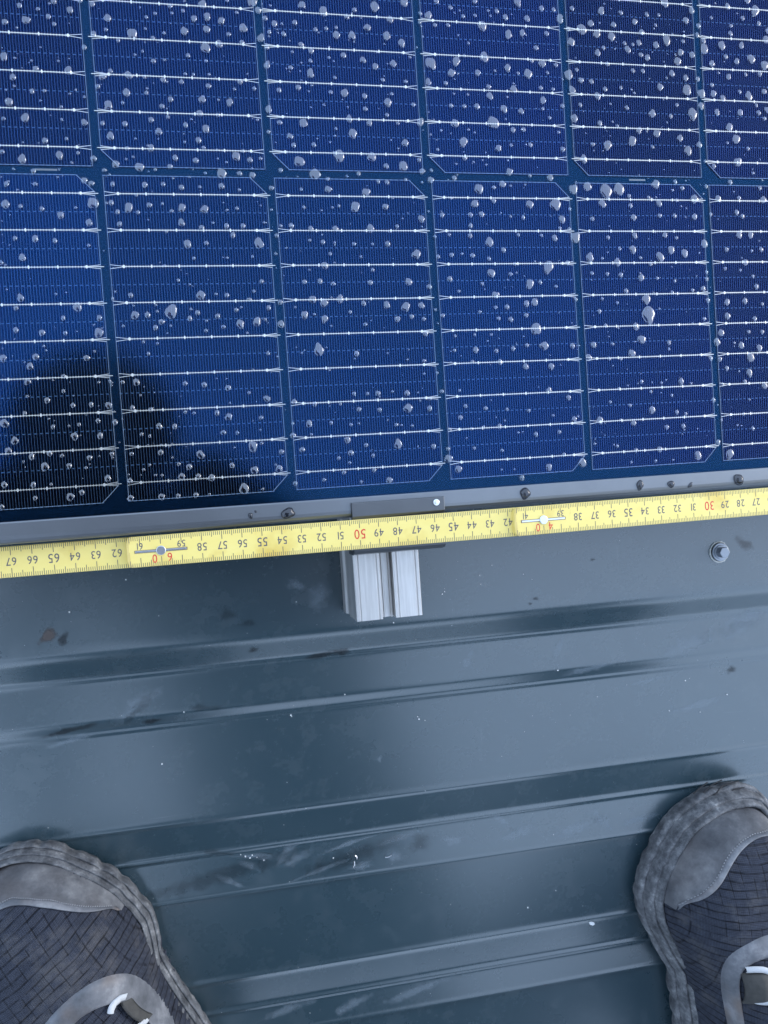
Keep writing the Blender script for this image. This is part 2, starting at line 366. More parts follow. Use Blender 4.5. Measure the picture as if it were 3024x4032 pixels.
far = MB().extrude([(-(y)+YT-2.5, z) for y, z in fs], 'x', XL-14, XR+14); fixnormals(far.build('frame', MAT['frame'], panel))
for sgn, xe in ((1, XL), (-1, XR)):
    sd_ = MB().extrude([(xe+sgn*(y+8), z) for y, z in fs], 'y', -5.6, YT+2.5); fixnormals(sd_.build('frame', MAT['frame'], panel))

# ------------------------------------------------------------------ mounting rail and end clamp
RX = -28.85
sec = [(-19.2,0),(-17.4,0),(-17.2,-.5),(-16.8,-.5),(-16.6,0),(-6.6,0),(-6.4,-.5),(-6.0,-.5),(-5.8,0),(-4.6,0),(-4.3,-.4),(-4.3,-3.2),(-6.4,-3.6),(-6.4,-7),(-2.4,-7),(-2.2,-6.1),(-1.4,-6.1),(-1.2,-7),(1.6,-7),(1.8,-5.7),(2.6,-5.7),(2.8,-7),(5.6,-7),(5.6,-6.8),(3.4,-6.6),(3.4,-.5),(3.9,0),(5.2,0),(5.4,-.5),(5.8,-.5),(6.0,0),(16.4,0),(16.6,-.5),(17.0,-.5),(17.2,0),(18.9,0),(19.3,-.6),(19.3,-24),(18.9,-26),(18.9,-30),(20,-32),(20,-43.2),(-20.5,-43.2),(-20.5,-33),(-19.3,-30.5),(-19.3,-26),(-19.8,-23),(-19.6,-.6)]
rail = MB().extrude([(RX+x, -35.05+z) for x, z in sec], 'y', -77.6, 470).build('mounting_rail', MAT['alu'])
fixnormals(rail); bevel(rail, .35, 2)
tag(rail, 'short silver aluminium rail end sticking out from under the solar panel', 'rail')
clamp = tag(empty('end_clamp', (0, 0, 0)), 'dark grey metal end clamp gripping the panel frame above the silver rail', 'clamp')
cs = [(-8.7, 2.3), (-8.7, 3.7), (-9.0, 4.0), (-15.8, 4.0), (-16.6, 3.6), (-17.4, 3.2), (-31.5, 3.2), (-34.2, 2.2), (-35.8, 0), (-36.6, -4), (-36.6, -15.4), (-34.9, -15.4), (-34.6, -14), (-34.6, -4), (-33.6, -.2), (-31, 1.2), (-17.6, 1.3), (-17.3, 2.3)]
pl = MB().extrude(cs, 'x', -53.6, -3.6).build('clamp_plate', MAT['clamp'], clamp); fixnormals(pl); bevel(pl, .25, 2)
wb = MB().box(-38, -20, -24, -18.2, -35.0, 1.3).build('clamp_block', MAT['clamp'], clamp)
q = MB(); q.prism([(-8.2+1.75*math.cos(t*math.pi/8), -11.6+1.75*math.sin(t*math.pi/8)) for t in range(16)], 4.0, 4.7)
q.prism([(-8.2+.95*math.cos(t*math.pi/3), -11.6+.95*math.sin(t*math.pi/3)) for t in range(6)], 4.7, 5.3)
pin = q.build('pin_head', MAT['zinc'], clamp); bevel(pin, .2, 2)

# ------------------------------------------------------------------ roof screw
SX, SY = 209.5, -61.6; SZ = roofz(SX, SY)
scr = tag(empty('roof_screw', (0, 0, 0)), 'dark hexagon head roof screw with washer on the grey roof sheet', 'screw')
def disc(q, r, z0, z1, n=28, jit=0): q.prism([((r+random.uniform(-jit, jit))*math.cos(2*math.pi*i/n)+SX, (r+random.uniform(-jit, jit))*math.sin(2*math.pi*i/n)+SY) for i in range(n)], z0, z1)
q = MB(); disc(q, 7.3, SZ-.3, SZ+.55, 40, .35); q.build('sealant_ring', MAT['seal'], scr)
q = MB(); disc(q, 6.5, SZ+.5, SZ+1.2); o = q.build('rubber_washer', MAT['rubber'], scr)
q = MB(); disc(q, 6.2, SZ+1.2, SZ+2.0); o = q.build('washer', MAT['screw'], scr); bevel(o, .3)
q = MB(); disc(q, 4.9, SZ+2.0, SZ+2.7); disc(q, 3.9, SZ+2.7, SZ+6.6, 6); o = q.build('hex_head', MAT['screw'], scr); bevel(o, .45)

# ------------------------------------------------------------------ folding ruler
ruler = tag(empty('folding_ruler', (0, 0, 0)), 'yellow wooden folding ruler with upside-down numbers lying along the panel frame', 'ruler')
GLY = {}
def glyph(ch):
    if ch in GLY: return GLY[ch]
    cu = bpy.data.curves.new('g', 'FONT'); cu.body = ch; cu.size = 1; cu.resolution_u = 3; cu.offset = 0
    ob = bpy.data.objects.new('g', cu); COL.objects.link(ob)
    bpy.context.view_layer.update()
    me = bpy.data.meshes.new_from_object(ob.evaluated_get(bpy.context.evaluated_depsgraph_get()))
    V = np.array([v.co[:2] for v in me.vertices]); F = [tuple(p.vertices) for p in me.polygons]
    bpy.data.objects.remove(ob); bpy.data.curves.remove(cu); bpy.data.meshes.remove(me)
    x0, x1 = V[:, 0].min(), V[:, 0].max(); hgt = .70
    V = (V-[(x0+x1)/2, V[:, 1].min()])/hgt
    GLY[ch] = (V, F, (x1-x0)/hgt); return GLY[ch]
def number(txt, cx, cy, h, mat, z, parent, gap=.16, fx=.86):
    q = MB(); ws = [glyph(c)[2]*fx for c in txt]; tot = sum(ws)+gap*(len(txt)-1); x = -tot/2
    for c, wd in zip(txt, ws):
        V, F, _ = glyph(c)
        q.add([(cx-(x+wd/2+vx*fx)*h, cy-(vy-.5)*h, z) for vx, vy in V], F); x += wd+gap      # turned by 180 degrees
    q.build('number', mat, parent)
RW = 15.3; RT = 2.9
def segment(x60, y60, ang, cm0, cm1, z0, slope, joint):
    """cm runs to the left; local frame: x to the right, y across, z up; local x = (60-cm)*10"""
    root = empty('ruler_segment', (x60, y60, 0)); root.parent = ruler
    root.rotation_euler = (0, -math.atan(slope), ang); root.location.z = z0*U
    X = lambda cm: (60-cm)*10.
    h = RW/2; xl, xr = X(cm1), X(cm0)
    out = []
    for k in range(13):                                    # slightly rounded, worn ends
        t = -math.pi/2+math.pi*k/12; out.append((xr-2.2+2.2*math.cos(t), h*math.sin(t)*abs(math.sin(t))**-.55 if abs(math.sin(t)) > 1e-6 else 0))
    for k in range(13):
        t = math.pi/2+math.pi*k/12; out.append((xl+2.2+2.2*math.cos(t), h*math.sin(t)*abs(math.sin(t))**-.55 if abs(math.sin(t)) > 1e-6 else 0))
    o = MB().prism(out, -RT, 0).build('wooden_slat', MAT['yellow'], root); bevel(o, .35, 2)
    nl = 13; A_ = out[13:26]; W2 = MB()                      # dirt worn into the rounded end
    for k in range(nl-1):
        f_ = .55+.45*math.sin(k*1.9)**2; W2.quad((A_[k][0]+.15, A_[k][1]*.985, .02), (A_[k+1][0]+.15, A_[k+1][1]*.985, .02), (A_[k+1][0]+.5+1.1*f_, A_[k+1][1]*.95, .02), (A_[k][0]+.5+1.1*f_, A_[k][1]*.95, .02))
    W2.build('worn_end', MAT['wood'], root)
    q = MB(); e = 0.03; lo = math.ceil(cm0*10+1.2); hi = math.floor(cm1*10-1.2)
    for mm in range(lo, hi+1):
        if mm % 10 == 0: Lt, Lb, t = 4.4, 4.6, .17
        elif mm % 5 == 0: Lt, Lb, t = 2.9, 3.3, .15
        else: Lt, Lb, t = 2.1, 2.1, .135
        x = X(mm/10)
        q.quad((x-t, h-Lt, e), (x+t, h-Lt, e), (x+t, h-.15, e), (x-t, h-.15, e))
        q.quad((x-t, -h+.15, e), (x+t, -h+.15, e), (x+t, -h+Lb, e), (x-t, -h+Lb, e))
    q.build('graduation_marks', MAT['ink'], root)
    for cm in range(math.ceil(cm0+.1), math.floor(cm1-.1)+1):
        if joint and abs(cm-joint) <= 1 or cm < 1: continue
        if cm1-cm < 1.7 and not joint == round(cm1-1.7): pass
        big = cm % 10 == 0; five = cm % 5 == 0
        number(str(cm), X(cm), .15, 5.0 if big else (4.5 if five else 4.0), MAT['red'] if big else MAT['ink2'], .04, root)
    if joint:
        for cm in (joint-1, joint+1): number(str(cm), X(cm), 2.7, 3.4, MAT['ink2'], .04, root)
        d = str(joint); number(d[0], X(joint)+4.0, -3.6, 4.2, MAT['red'], .04, root); number(d[1], X(joint)-3.3, -3.9, 4.2, MAT['red'], .04, root)
        hg = empty('hinge', (0, 0, 0)); hg.parent = root
        MB().box(X(joint)-12.8, X(joint)+12.8, -.75, .75, -.2, .07).build('slot', MAT['slot'], hg)
        bb = MB().box(X(joint)-12.4, X(joint)+12.3, -.46, .46, .0, .3).build('hinge_bar', MAT['steel'], hg); bevel(bb, .12)
        rv = MB().prism([(X(joint)+2.35*math.cos(i*math.pi/16), 2.35*math.sin(i*math.pi/16)) for i in range(32)], 0, .75).build('rivet', MAT['steel'], hg); bevel(rv, .3, 3)
    return root
# right slat on top, each slat to the left tucked under its neighbour
XR60, YR60 = -150.4, -25.4
segment(XR60-1.6, YR60, math.radians(.10), 58.4, 81.7, -3.2, .075, None)
segment(XR60, YR60+.1, math.radians(.06), 38.4, 61.65, .2, .052, 60)
segment(XR60-1.3, YR60+.2, math.radians(.06), 18.4, 41.65, 11.6, .004, 40)
segment(XR60-1.3, YR60+.3, math.radians(.06), .2, 21.65, 14.7, .004, 20)

# ------------------------------------------------------------------ shoes
def resample(pts,n,closed=False):
    p=np.array(pts,float)
    if closed: p=np.vstack([p,p[:1]])
    L=np.r_[0,np.cumsum(np.linalg.norm(np.diff(p,axis=0),axis=1))]
    t=np.linspace(0,L[-1],n+1)[:-1] if closed else np.linspace(0,L[-1],n)
    return np.stack([np.interp(t,L,p[:,k]) for k in range(p.shape[1])],1)
def smooth(p,it,closed=True):
    p=p.copy()
    for _ in range(it):
        q=(np.roll(p,1,0)+2*p+np.roll(p,-1,0))/4
        if not closed: q[0]=p[0];q[-1]=p[-1]
        p=q
    return p
def normals(p):
    t=np.roll(p,-1,0)-np.roll(p,1,0);t/=np.linalg.norm(t,axis=1)[:,None]+1e-9
    n=np.stack([-t[:,1],t[:,0]],1)
    area=np.sum(p[:,0]*np.roll(p[:,1],-1)-np.roll(p[:,0],-1)*p[:,1])
    return n if area>0 else -n      # inward
def sdist(poly,q):
    q=np.atleast_2d(q).astype(float);a=poly;b=np.roll(poly,-1,0)
    best=np.full(len(q),1e9);ins=np.zeros(len(q),bool)
    for A,B in zip(a,b):
        e=B-A;w=q-A;t=np.clip((w@e)/(e@e+1e-12),0,1)
        best=np.minimum(best,np.linalg.norm(w-t[:,None]*e,axis=1))
        c=((A[1]>q[:,1])!=(B[1]>q[:,1]))
        xx=A[0]+(q[:,1]-A[1])*(B[0]-A[0])/((B[1]-A[1]) if abs(B[1]-A[1])>1e-9 else 1e-9)
        ins^=(c&(q[:,0]<xx))
    return np.where(ins,best,-best)
class Shoe:
    def __init__(s,outline,toe,axis,z0,inset=5.0):
        s.out=smooth(resample(outline,220,True),3)
        s.toe=np.array(toe,float);s.ax=np.array(axis,float)/np.linalg.norm(axis);s.z0=z0
        c=smooth(s.out,14);n=normals(c)
        s.up=smooth(resample(c+n*inset,110,True),6)
    def S(s,q):
        q=np.atleast_2d(q);d=sdist(s.up,q);ss=(q-s.toe)@s.ax
        H=np.interp(ss,[0,25,55,95,135,175,215,300],[40,52,61,68,80,99,112,114])
        D=np.interp(ss,[0,40,90,150,200],[30,36,42,46,48])
        u=np.clip(d/D,0,1)
        z=s.z0+15+(H-15)*(1-(1-u)**2.3)**.55
        return np.where(d>0,z,s.z0+15+np.maximum(d,-8)*1.5)

SHD = {"L_out":[[-263.9,-202.7],[-254.9,-201.2],[-244.6,-201.9],[-235.1,-204.5],[-225.6,-208.8],[-216.3,-215.5],[-210.2,-219.4],[-203.4,-224.4],[-198.0,-229.6],[-193.3,-233.9],[-190.7,-239.0],[-186.0,-244.5],[-182.8,-250.6],[-179.9,-255.0],[-178.2,-261.6],[-176.9,-269.7],[-176.2,-277.6],[-175.5,-284.9],[-167.0,-304.0],[-154.0,-329.0],[-143.0,-354.0],[-133.0,-385.0],[-126.0,-420.0],[-124.0,-450.0],[-138.0,-478.0],[-170.0,-492.0],[-200.0,-482.0],[-218.0,-450.0],[-236.0,-410.0],[-256.0,-370.0],[-276.0,-330.0],[-289.0,-290.0],[-294.0,-255.0],[-287.0,-225.0],[-275.0,-208.0]],"R_out":[[172.0,-450.0],[166.0,-415.0],[163.7,-379.0],[162.0,-364.1],[161.9,-352.1],[157.9,-345.6],[152.5,-335.0],[148.3,-325.4],[145.3,-319.2],[142.0,-310.6],[141.2,-302.5],[140.4,-294.5],[143.1,-285.5],[144.8,-279.5],[148.1,-273.7],[149.3,-269.2],[153.3,-266.7],[156.0,-259.2],[159.1,-256.6],[162.9,-251.6],[168.5,-245.4],[176.8,-239.5],[187.7,-234.1],[198.5,-230.1],[209.4,-228.2],[220.2,-228.2],[229.2,-229.5],[238.1,-233.7],[243.3,-239.4],[246.1,-243.1],[252.0,-260.0],[258.0,-290.0],[262.0,-330.0],[260.0,-370.0],[256.0,-410.0],[252.0,-450.0],[246.0,-490.0],[232.0,-515.0],[208.0,-522.0],[186.0,-510.0],[174.0,-485.0]],"L_cap_in":[[-268.3,-230.1],[-263.3,-226.4],[-257.8,-224.2],[-251.2,-222.8],[-242.6,-223.7],[-231.7,-227.1],[-221.6,-231.2],[-213.0,-234.8],[-204.1,-238.2],[-198.5,-240.7],[-196.1,-244.3]],"L_cap_st":[[-268.9,-226.9],[-263.9,-223.7],[-258.4,-221.5],[-251.9,-219.4],[-243.2,-220.6],[-230.9,-223.7],[-219.6,-229.1],[-207.4,-234.9],[-200.7,-238.8]],"L_cap_out":[[-285.2,-223.4],[-276.0,-215.0],[-264.4,-210.0],[-255.1,-208.3],[-243.2,-209.6],[-234.3,-211.9],[-224.6,-217.6],[-215.0,-224.6],[-205.3,-232.3],[-199.4,-240.0],[-195.5,-244.7]],"L_ov_out":[[-248.4,-295.3],[-241.5,-286.6],[-234.9,-279.9],[-228.3,-274.0],[-218.5,-267.1],[-209.2,-264.1],[-201.4,-264.7],[-194.4,-268.4],[-188.8,-274.8],[-183.7,-283.6],[-179.2,-292.7],[-174.4,-303.6],[-170.1,-313.4],[-166.3,-322.3],[-162.6,-331.8]],"L_ov_in":[[-229.4,-297.7],[-224.0,-289.5],[-217.9,-282.6],[-214.1,-280.7],[-209.7,-279.6],[-205.4,-279.3],[-200.7,-280.4],[-197.1,-281.8],[-193.7,-284.4],[-190.2,-288.6],[-187.3,-293.0],[-184.4,-297.9],[-181.5,-303.3],[-179.1,-310.2],[-177.3,-317.7]],"L_loop":[[-195.7,-281.3],[-190.4,-282.9],[-180.3,-299.1],[-184.4,-298.4]],"L_lace1":[[-192.7,-280.2],[-195.3,-278.9],[-198.5,-279.3],[-200.0,-280.9],[-200.4,-282.5]],"L_lace2":[[-182.7,-297.5],[-183.6,-298.3],[-185.9,-297.6],[-190.0,-296.9],[-196.0,-296.8],[-200.8,-299.2]],"R_cap_in":[[155.8,-295.0],[156.0,-289.5],[160.7,-286.8],[165.5,-283.8],[171.9,-278.9],[178.2,-273.6],[183.5,-267.7],[190.2,-261.4],[196.9,-256.6],[205.2,-252.7],[214.0,-251.0],[221.2,-251.1],[234,-257],[243,-266],[249,-282],[251,-292]],"R_cap_st":[[156.2,-290.5],[160.5,-284.6],[167.1,-279.0],[174.3,-272.5],[180.9,-265.7],[184.9,-261.2],[191.3,-256.2],[200.4,-251.6],[210.0,-249.1],[225.5,-249.1],[232,-252],[243,-260],[250,-276]],"R_cap_out":[[155.5,-295.2],[156.7,-290.6],[161.0,-279.8],[167.3,-268.6],[173.2,-259.4],[180.6,-251.6],[187.7,-243.3],[196.0,-240.5],[205.7,-239.7],[211.4,-240.2],[214.4,-240.7],[219.0,-242.9],[226.3,-245.0],[238,-243],[246,-252],[251,-268],[253,-290]],"R_ov_out":[[179.3,-385.8],[178.4,-376.1],[177.6,-366.6],[176.2,-354.4],[174.5,-341.6],[173.1,-330.9],[172.8,-322.8],[173.6,-315.4],[177.4,-309.9],[183.3,-306.8],[190.2,-304.1],[200.6,-302.6],[209.2,-303.4],[222,-305],[234,-315],[243,-335],[246,-362],[246,-395]],"R_ov_in":[[185.2,-378.2],[184.1,-369.2],[183.4,-360.0],[182.4,-348.1],[181.6,-340.5],[181.0,-335.1],[181.2,-328.7],[182.7,-323.9],[185.7,-320.6],[189.8,-318.5],[194.3,-317.6],[199.9,-317.1],[206.2,-318.6],[217,-321],[226,-331],[231,-350],[232,-395]],"R_loop":[[180.7,-325.8],[194.8,-324.4],[193.2,-341.6],[181.7,-346.1]],"R_lace1":[[182.5,-322.2],[187.0,-321.5],[192.4,-321.8],[197.8,-324.1],[203.1,-327.6]],"R_lace2":[[184.3,-341.1],[188.0,-341.7],[192.0,-341.3],[196.1,-340.3],[201.9,-338.0]]}
def drape(sh, A, B, n, m, th, name, mat, parent, sm=3):
    A = smooth(resample(A, n), sm, False); Bq = smooth(resample(B, n), sm, False)
    V = []; F = []
    for j in range(m):
        t = j/(m-1); P = A*(1-t)+Bq*t
        k = min(1., 4.*min(t, 1-t)+0.0); off = th*(k**.5) if 0 < j < m-1 else -1.2
        z = sh.S(P)+off; z[0] -= 1.2 if 0 < j < m-1 else 0; z[-1] -= 1.2 if 0 < j < m-1 else 0
        V += [(P[i][0], P[i][1], z[i]) for i in range(n)]
    for j in range(m-1):
        for i in range(n-1): F.append((j*n+i, j*n+i+1, (j+1)*n+i+1, (j+1)*n+i))
    return fixnormals(part(name, V, F, mat, parent, True))
def ribbon(sh, pts, wd, th, name, mat, parent, base=0., n=40, dashed=False):
    p = smooth(resample(pts, n), 3, False); t = np.gradient(p, axis=0); t /= np.linalg.norm(t, axis=1)[:, None]; nn = np.stack([-t[:, 1], t[:, 0]], 1)
    prof = [(-.5, -.6), (-.5, .35), (-.3, .85), (0, 1), (.3, .85), (.5, .35), (.5, -.6)]
    V = []; F = []
    for u, h in prof:
        P = p+nn*wd*u; z = sh.S(p)+base+th*h; V += [(P[i][0], P[i][1], z[i]) for i in range(n)]
    for j in range(len(prof)-1):
        for i in range(n-1):
            if dashed and i % 2: continue
            F.append((j*n+i, j*n+i+1, (j+1)*n+i+1, (j+1)*n+i))
    return fixnormals(part(name, V, F, mat, parent, True))
def make_shoe(key, toe, ax, z0, knit, label, grooves, inset, wide):
    D = {k[2:]: v for k, v in SHD.items() if k.startswith(key+'_')}
    sh = Shoe(D['out'], toe, ax, z0, inset)
    root = tag(empty('shoe', (toe[0], toe[1], z0)), label, 'shoe', 'pair of worn shoes')
    bpy.context.view_layer.update()
    def adopt(o, p=root):
        o.parent = p; o.matrix_parent_inverse = root.matrix_world.inverted() if p is root else Matrix.Identity(4); return o
    # upper
    mn = sh.up.min(0)-6; mxx = sh.up.max(0)+6; st = 2.2
    gx = np.arange(mn[0], mxx[0], st); gy = np.arange(mn[1], mxx[1], st)
    Q = np.array([(x, y) for y in gy for x in gx]); z = sh.S(Q); d = sdist(sh.up, Q); ss = (Q-sh.toe)@sh.ax
    crease = .7*np.sin(ss/9.0+Q[:, 0]*.03)*np.clip((ss-60)/40, 0, 1)*np.clip(d/12, 0, 1)
    z = z+crease
    ok = d > -5; nx = len(gx); idx = -np.ones(len(Q), int); idx[ok] = np.arange(ok.sum())
    F = []
    for j in range(len(gy)-1):
        for i in range(nx-1):
            c = [j*nx+i, j*nx+i+1, (j+1)*nx+i+1, (j+1)*nx+i]
            if all(ok[k] for k in c): F.append([idx[k] for k in c])
    V = [(Q[k][0], Q[k][1], z[k]) for k in range(len(Q)) if ok[k]]
    adopt(part('upper', V, F, knit, None, True))
    # sole: outsole with lugs, groove, rand
    o2 = smooth(resample(D['out'], 520, True), 2); c = smooth(o2, 40); nrm = normals(c); n = len(o2)
    L = np.arange(n); ph = (L/12.0+.7*np.sin(L*.043)+.3*np.sin(L*.11)) % 1.0
    lug = np.where(ph < .2+.12*np.sin(L*.031), .7+1.0*np.abs(np.sin(L*.023+1)), 0.)+rng.normal(0, .12, n); lug = (lug+np.roll(lug, 1)+np.roll(lug, -1))/3
    def ring(dn, zz, lg=0, wob=0): return [(o2[i][0]+nrm[i][0]*(dn+lg*lug[i]), o2[i][1]+nrm[i][1]*(dn+lg*lug[i]), z0+zz+wob*math.sin(i*.17)*math.sin(i*.053)) for i in range(n)]
    def loft(rs, name, mat, cap=False):
        V = [v for r_ in rs for v in r_]; F = [(j*n+i, j*n+(i+1) % n, (j+1)*n+(i+1) % n, (j+1)*n+i) for j in range(len(rs)-1) for i in range(n)]
        if cap: F.append(tuple(range(n)))
        o = part(name, V, F, mat, None, True); return adopt(fixnormals(o))
    loft([ring(7, .2), ring(3.4, .5, .8), ring(1.6, 3, 1), ring(.4, 8, 1), ring(0, 11.6, 1), ring(.4, 13.6, 1), ring(1.2*wide, 14.4, .7), ring(2.0*wide, 14.2, .2), ring(2.5*wide, 12.4)], 'outsole', MAT['sole'], True)
    W_ = wide; K_ = 1+.25*(wide-1)
    loft([ring(2.1, 11), ring(2.3*W_, 14.6*K_, 0, .3), ring(2.7*W_, 17.4*K_, 0, .4), ring(3.4*W_, 19.0*K_, 0, .4), ring(4.0*W_, 19.3*K_), ring(4.4*W_, 18.0*K_), ring(4.8*W_, 19.6*K_), ring(5.4*W_, 21.8*K_, 0, .3), ring(6.2*W_, 22.8*K_, 0, .3), ring(7.0*W_, 22.4*K_), ring(7.6*W_, 20*K_)], 'rand', MAT['sole'])
    # toe cap, stitched border, lacing overlay
    co, ci = D['cap_out'], D['cap_in']
    co = smooth(resample(co, 60), 2, False); g = np.array([(sdist(sh.out, co+np.array(e_))-sdist(sh.out, co-np.array(e_)))/2 for e_ in ((1., 0.), (0., 1.))]).T; g /= np.linalg.norm(g, axis=1)[:, None]+1e-6
    co = co-g*np.clip(sdist(sh.out, co)-6.4*wide, 0, 12)[:, None]
    adopt(drape(sh, co, ci, 60, 16, 1.7, 'toe_cap', MAT['toe'], None))
    stt = D['cap_st']; A = smooth(resample(stt, 60), 3, False); B = smooth(resample(ci, 60), 3, False)
    adopt(drape(sh, A, B, 60, 7, 2.5, 'cap_border', MAT['overlay'], None))
    adopt(ribbon(sh, stt, .5, .35, 'stitching', MAT['stitch'], None, 2.2, 120, True))
    oo, oi = D['ov_out'], D['ov_in']
    adopt(drape(sh, oo, oi, 60, 12, 2.2, 'lace_overlay', MAT['overlay'], None))
    # webbing loop: a strap arched over the overlay
    p4 = np.array(D['loop']); V = []; F = []; nn = 10
    for lay in (1, 0):
        for i in range(nn):
            t = i/(nn-1); a = p4[0]*(1-t)+p4[3]*t; b = p4[1]*(1-t)+p4[2]*t
            for P in (a, a*.66+b*.34, a*.34+b*.66, b): V.append((P[0], P[1], float(sh.S(P)[0])+1.2+3.6*math.sin(math.pi*t)**.6+(1.2 if lay else -.6)))
    for lay in (0, 1):
        for i in range(nn-1):
            for k in range(3):
                b0 = lay*nn*4+i*4+k; F.append((b0, b0+1, b0+5, b0+4))
    for i in range(nn-1):
        for k in (0, 3): b0 = i*4+k; F.append((b0, b0+4, b0+4+nn*4, b0+nn*4))
    lo = adopt(fixnormals(part('lace_loop', V, F, MAT['web'], None, True)))
    for nm in ('lace1', 'lace2'): adopt(ribbon(sh, D[nm], 3.6, 1.1, 'lace', MAT['lace'], None, 3.0, 24))
    class Rand:                                              # surface of sole edge and rand, by distance from the outline
        def S(s_, q_): return z0+np.interp(sdist(sh.out, q_)/wide, [0, 1.2, 2.4, 3.4, 4, 4.8, 5.4, 6.2, 7, 12], [12, 14.4, 15, 19, 19.3, 19.6, 21.8, 22.8, 22.6, 36])
    for g in grooves: adopt(ribbon(Rand(), g, .75, .5, 'groove', MAT['groove'], None, .1, 24))
    return root, sh
shoeL, SHL = make_shoe('L', (-246., -202.), (.36, -.93), -111., MAT['knitL'], 'worn grey shoe at the bottom left, toe cap scuffed, cut off by the photo edge', [], 5.0, 1.0)
shoeR, SHR = make_shoe('R', (212., -228.), (.03, -1.), -91., MAT['knitR'], 'worn grey shoe at the right edge with ridged rubber toe bumper and dusty knit upper', [[[187.7, -230.6], [192.2, -227.4], [199.3, -224.1]], [[195.5, -230.6], [201.8, -226.5], [210.7, -224.1]], [[201.9, -232.4], [210.5, -228.2], [223.9, -226.8]], [[208.8, -233.8], [219.2, -230.7], [231.2, -231.0]], [[217.5, -237.4], [226.0, -235.9], [235.8, -236.3]]], 8.5, 1.6)

# ------------------------------------------------------------------ person (only a reflection in the panel shows the body)
def skin_body(name, verts, edges, rad, mat, parent, root=0, sub=2):
    me = bpy.data.meshes.new(name); me.from_pydata([tuple(c*U for c in v) for v in verts], edges, []); me.update(); me.materials.append(mat)
    o = bpy.data.objects.new(name, me); COL.objects.link(o); o.parent = parent
    sm = o.modifiers.new('skin', 'SKIN')
    for v, r_ in zip(me.skin_vertices[0].data, rad):
        v.radius = (r_*U, r_*U) if not isinstance(r_, tuple) else (r_[0]*U, r_[1]*U)
    me.skin_vertices[0].data[root].use_root = True
    sm.use_smooth_shade = True
    s = o.modifiers.new('sub', 'SUBSURF'); s.levels = sub; s.render_levels = sub
    return o
person = tag(empty('person', (0, -400, -105)), 'person in dark clothes squatting over the panel, seen only as a dark reflection', 'person')
person.location = (0, 0, 0)
bv = [(-50,-680,300), (-70,-520,440), (-120,-340,580), (-180,-150,700), (-225,-50,725), (-255,5,715),      # pelvis, waist, chest, upper chest, neck base, neck
      (-200,-690,280), (-360,-400,260), (-235,-470,20), (-200,-450,-35),                                   # left hip, knee, ankle
      (110,-690,280), (340,-430,260), (225,-500,20), (212,-490,-30),                                       # right hip, knee, ankle
      (-408,10,708), (-500,-190,600), (-420,-330,400), (-385,-370,330),                                    # left shoulder, elbow, wrist on the knee
      (-60,-100,730), (70,-170,640), (-30,-60,700), (-178,48,677)]                                         # right shoulder, elbow, wrist, hand before the face
be = [(0,1),(1,2),(2,3),(3,4),(4,5),(0,6),(6,7),(7,8),(8,9),(0,10),(10,11),(11,12),(12,13),(3,14),(14,15),(15,16),(16,17),(3,18),(18,19),(19,20),(20,21)]
brd = [150, 165, 175, 140, 92, 70, 105, 76, 50, 44, 105, 76, 50, 44, 105, 62, 48, 40, 92, 60, 52, 52]
skin_body('body', bv, be, brd, MAT['cloth'], person)
# hooded head: shaped ball with jaw and nose, looking down at the panel
hb = bmesh.new(); bmesh.ops.create_uvsphere(hb, u_segments=32, v_segments=20, radius=1)
Hc = Vector((-277, 88, 690)); fwd = Vector((.10, .62, -.78)).normalized(); right = fwd.cross(Vector((0, 0, 1))).normalized(); upv = right.cross(fwd)
for v in hb.verts:
    x, y, z = v.co; f_ = 112+(14*max(0, y)*math.exp(-((z+.05)/.22)**2-(x/.16)**2)); jaw = 1-.22*max(0, -z)
    v.co = (Hc+right*(x*112*jaw)+fwd*(y*f_)+upv*(z*126))*U
hm = bpy.data.meshes.new('head'); hb.to_mesh(hm); hb.free(); hm.materials.append(MAT['skin']); hm.materials.append(MAT['cloth'])
for p in hm.polygons:
    p.use_smooth = True; cz = (Vector(p.center)/U-Hc); p.material_index = 1 if (cz.dot(upv) > 30 or cz.dot(fwd) < 40 or abs(cz.dot(right)) > 62) else 0
obj('head', hm, person)
fv = [(-178,48,677)]; fe = []; frd = [34]
for k, (dx, dy) in enumerate(((-34, 26), (-42, 9), (-44, -9), (-38, -28), (2, 36))):
    a = len(fv); fv += [(-178+dx*.6, 48+dy, 668), (-178+dx, 48+dy*1.05, 658), (-178+dx*1.2, 48+dy*1.05, 646)]; fe += [(0, a), (a, a+1), (a+1, a+2)]; frd += [12, 10, 9]
skin_body('hand', fv, fe, frd, MAT['skin'], person, 0, 1)

# ------------------------------------------------------------------ rain drops
WM = []
def drop_verts(seed, n=20, rings=4):
    r = np.random.default_rng(seed); ph = r.uniform(0, 6.28, 4); am = r.uniform(.02, .085, 4)
    V = [(0, 0, 1.)]; 
    for j in range(1, rings+1):
        t = j/rings
        for i in range(n):
            a = 2*math.pi*i/n; k = 1+sum(am[q_]*math.cos((q_+2)*a+ph[q_]) for q_ in range(3))
            s_ = math.sin(t*math.pi/2); V.append((.5*k*s_*math.cos(a), .5*k*s_*math.sin(a), max(0., 1-s_**3.0)**.75))
    F = [(0, 1+i, 1+(i+1) % n) for i in range(n)]
    for j in range(rings-1):
        for i in range(n):
            a = 1+j*n+i; b_ = 1+j*n+(i+1) % n; F.append((a, a+n, b_+n, b_))
    return V, F
for k in range(10): WM.append(mesh('raindrop', [(x/U, y/U, z/U) for x, y, z in drop_verts(k)[0]], drop_verts(k)[1], MAT['water'], True))
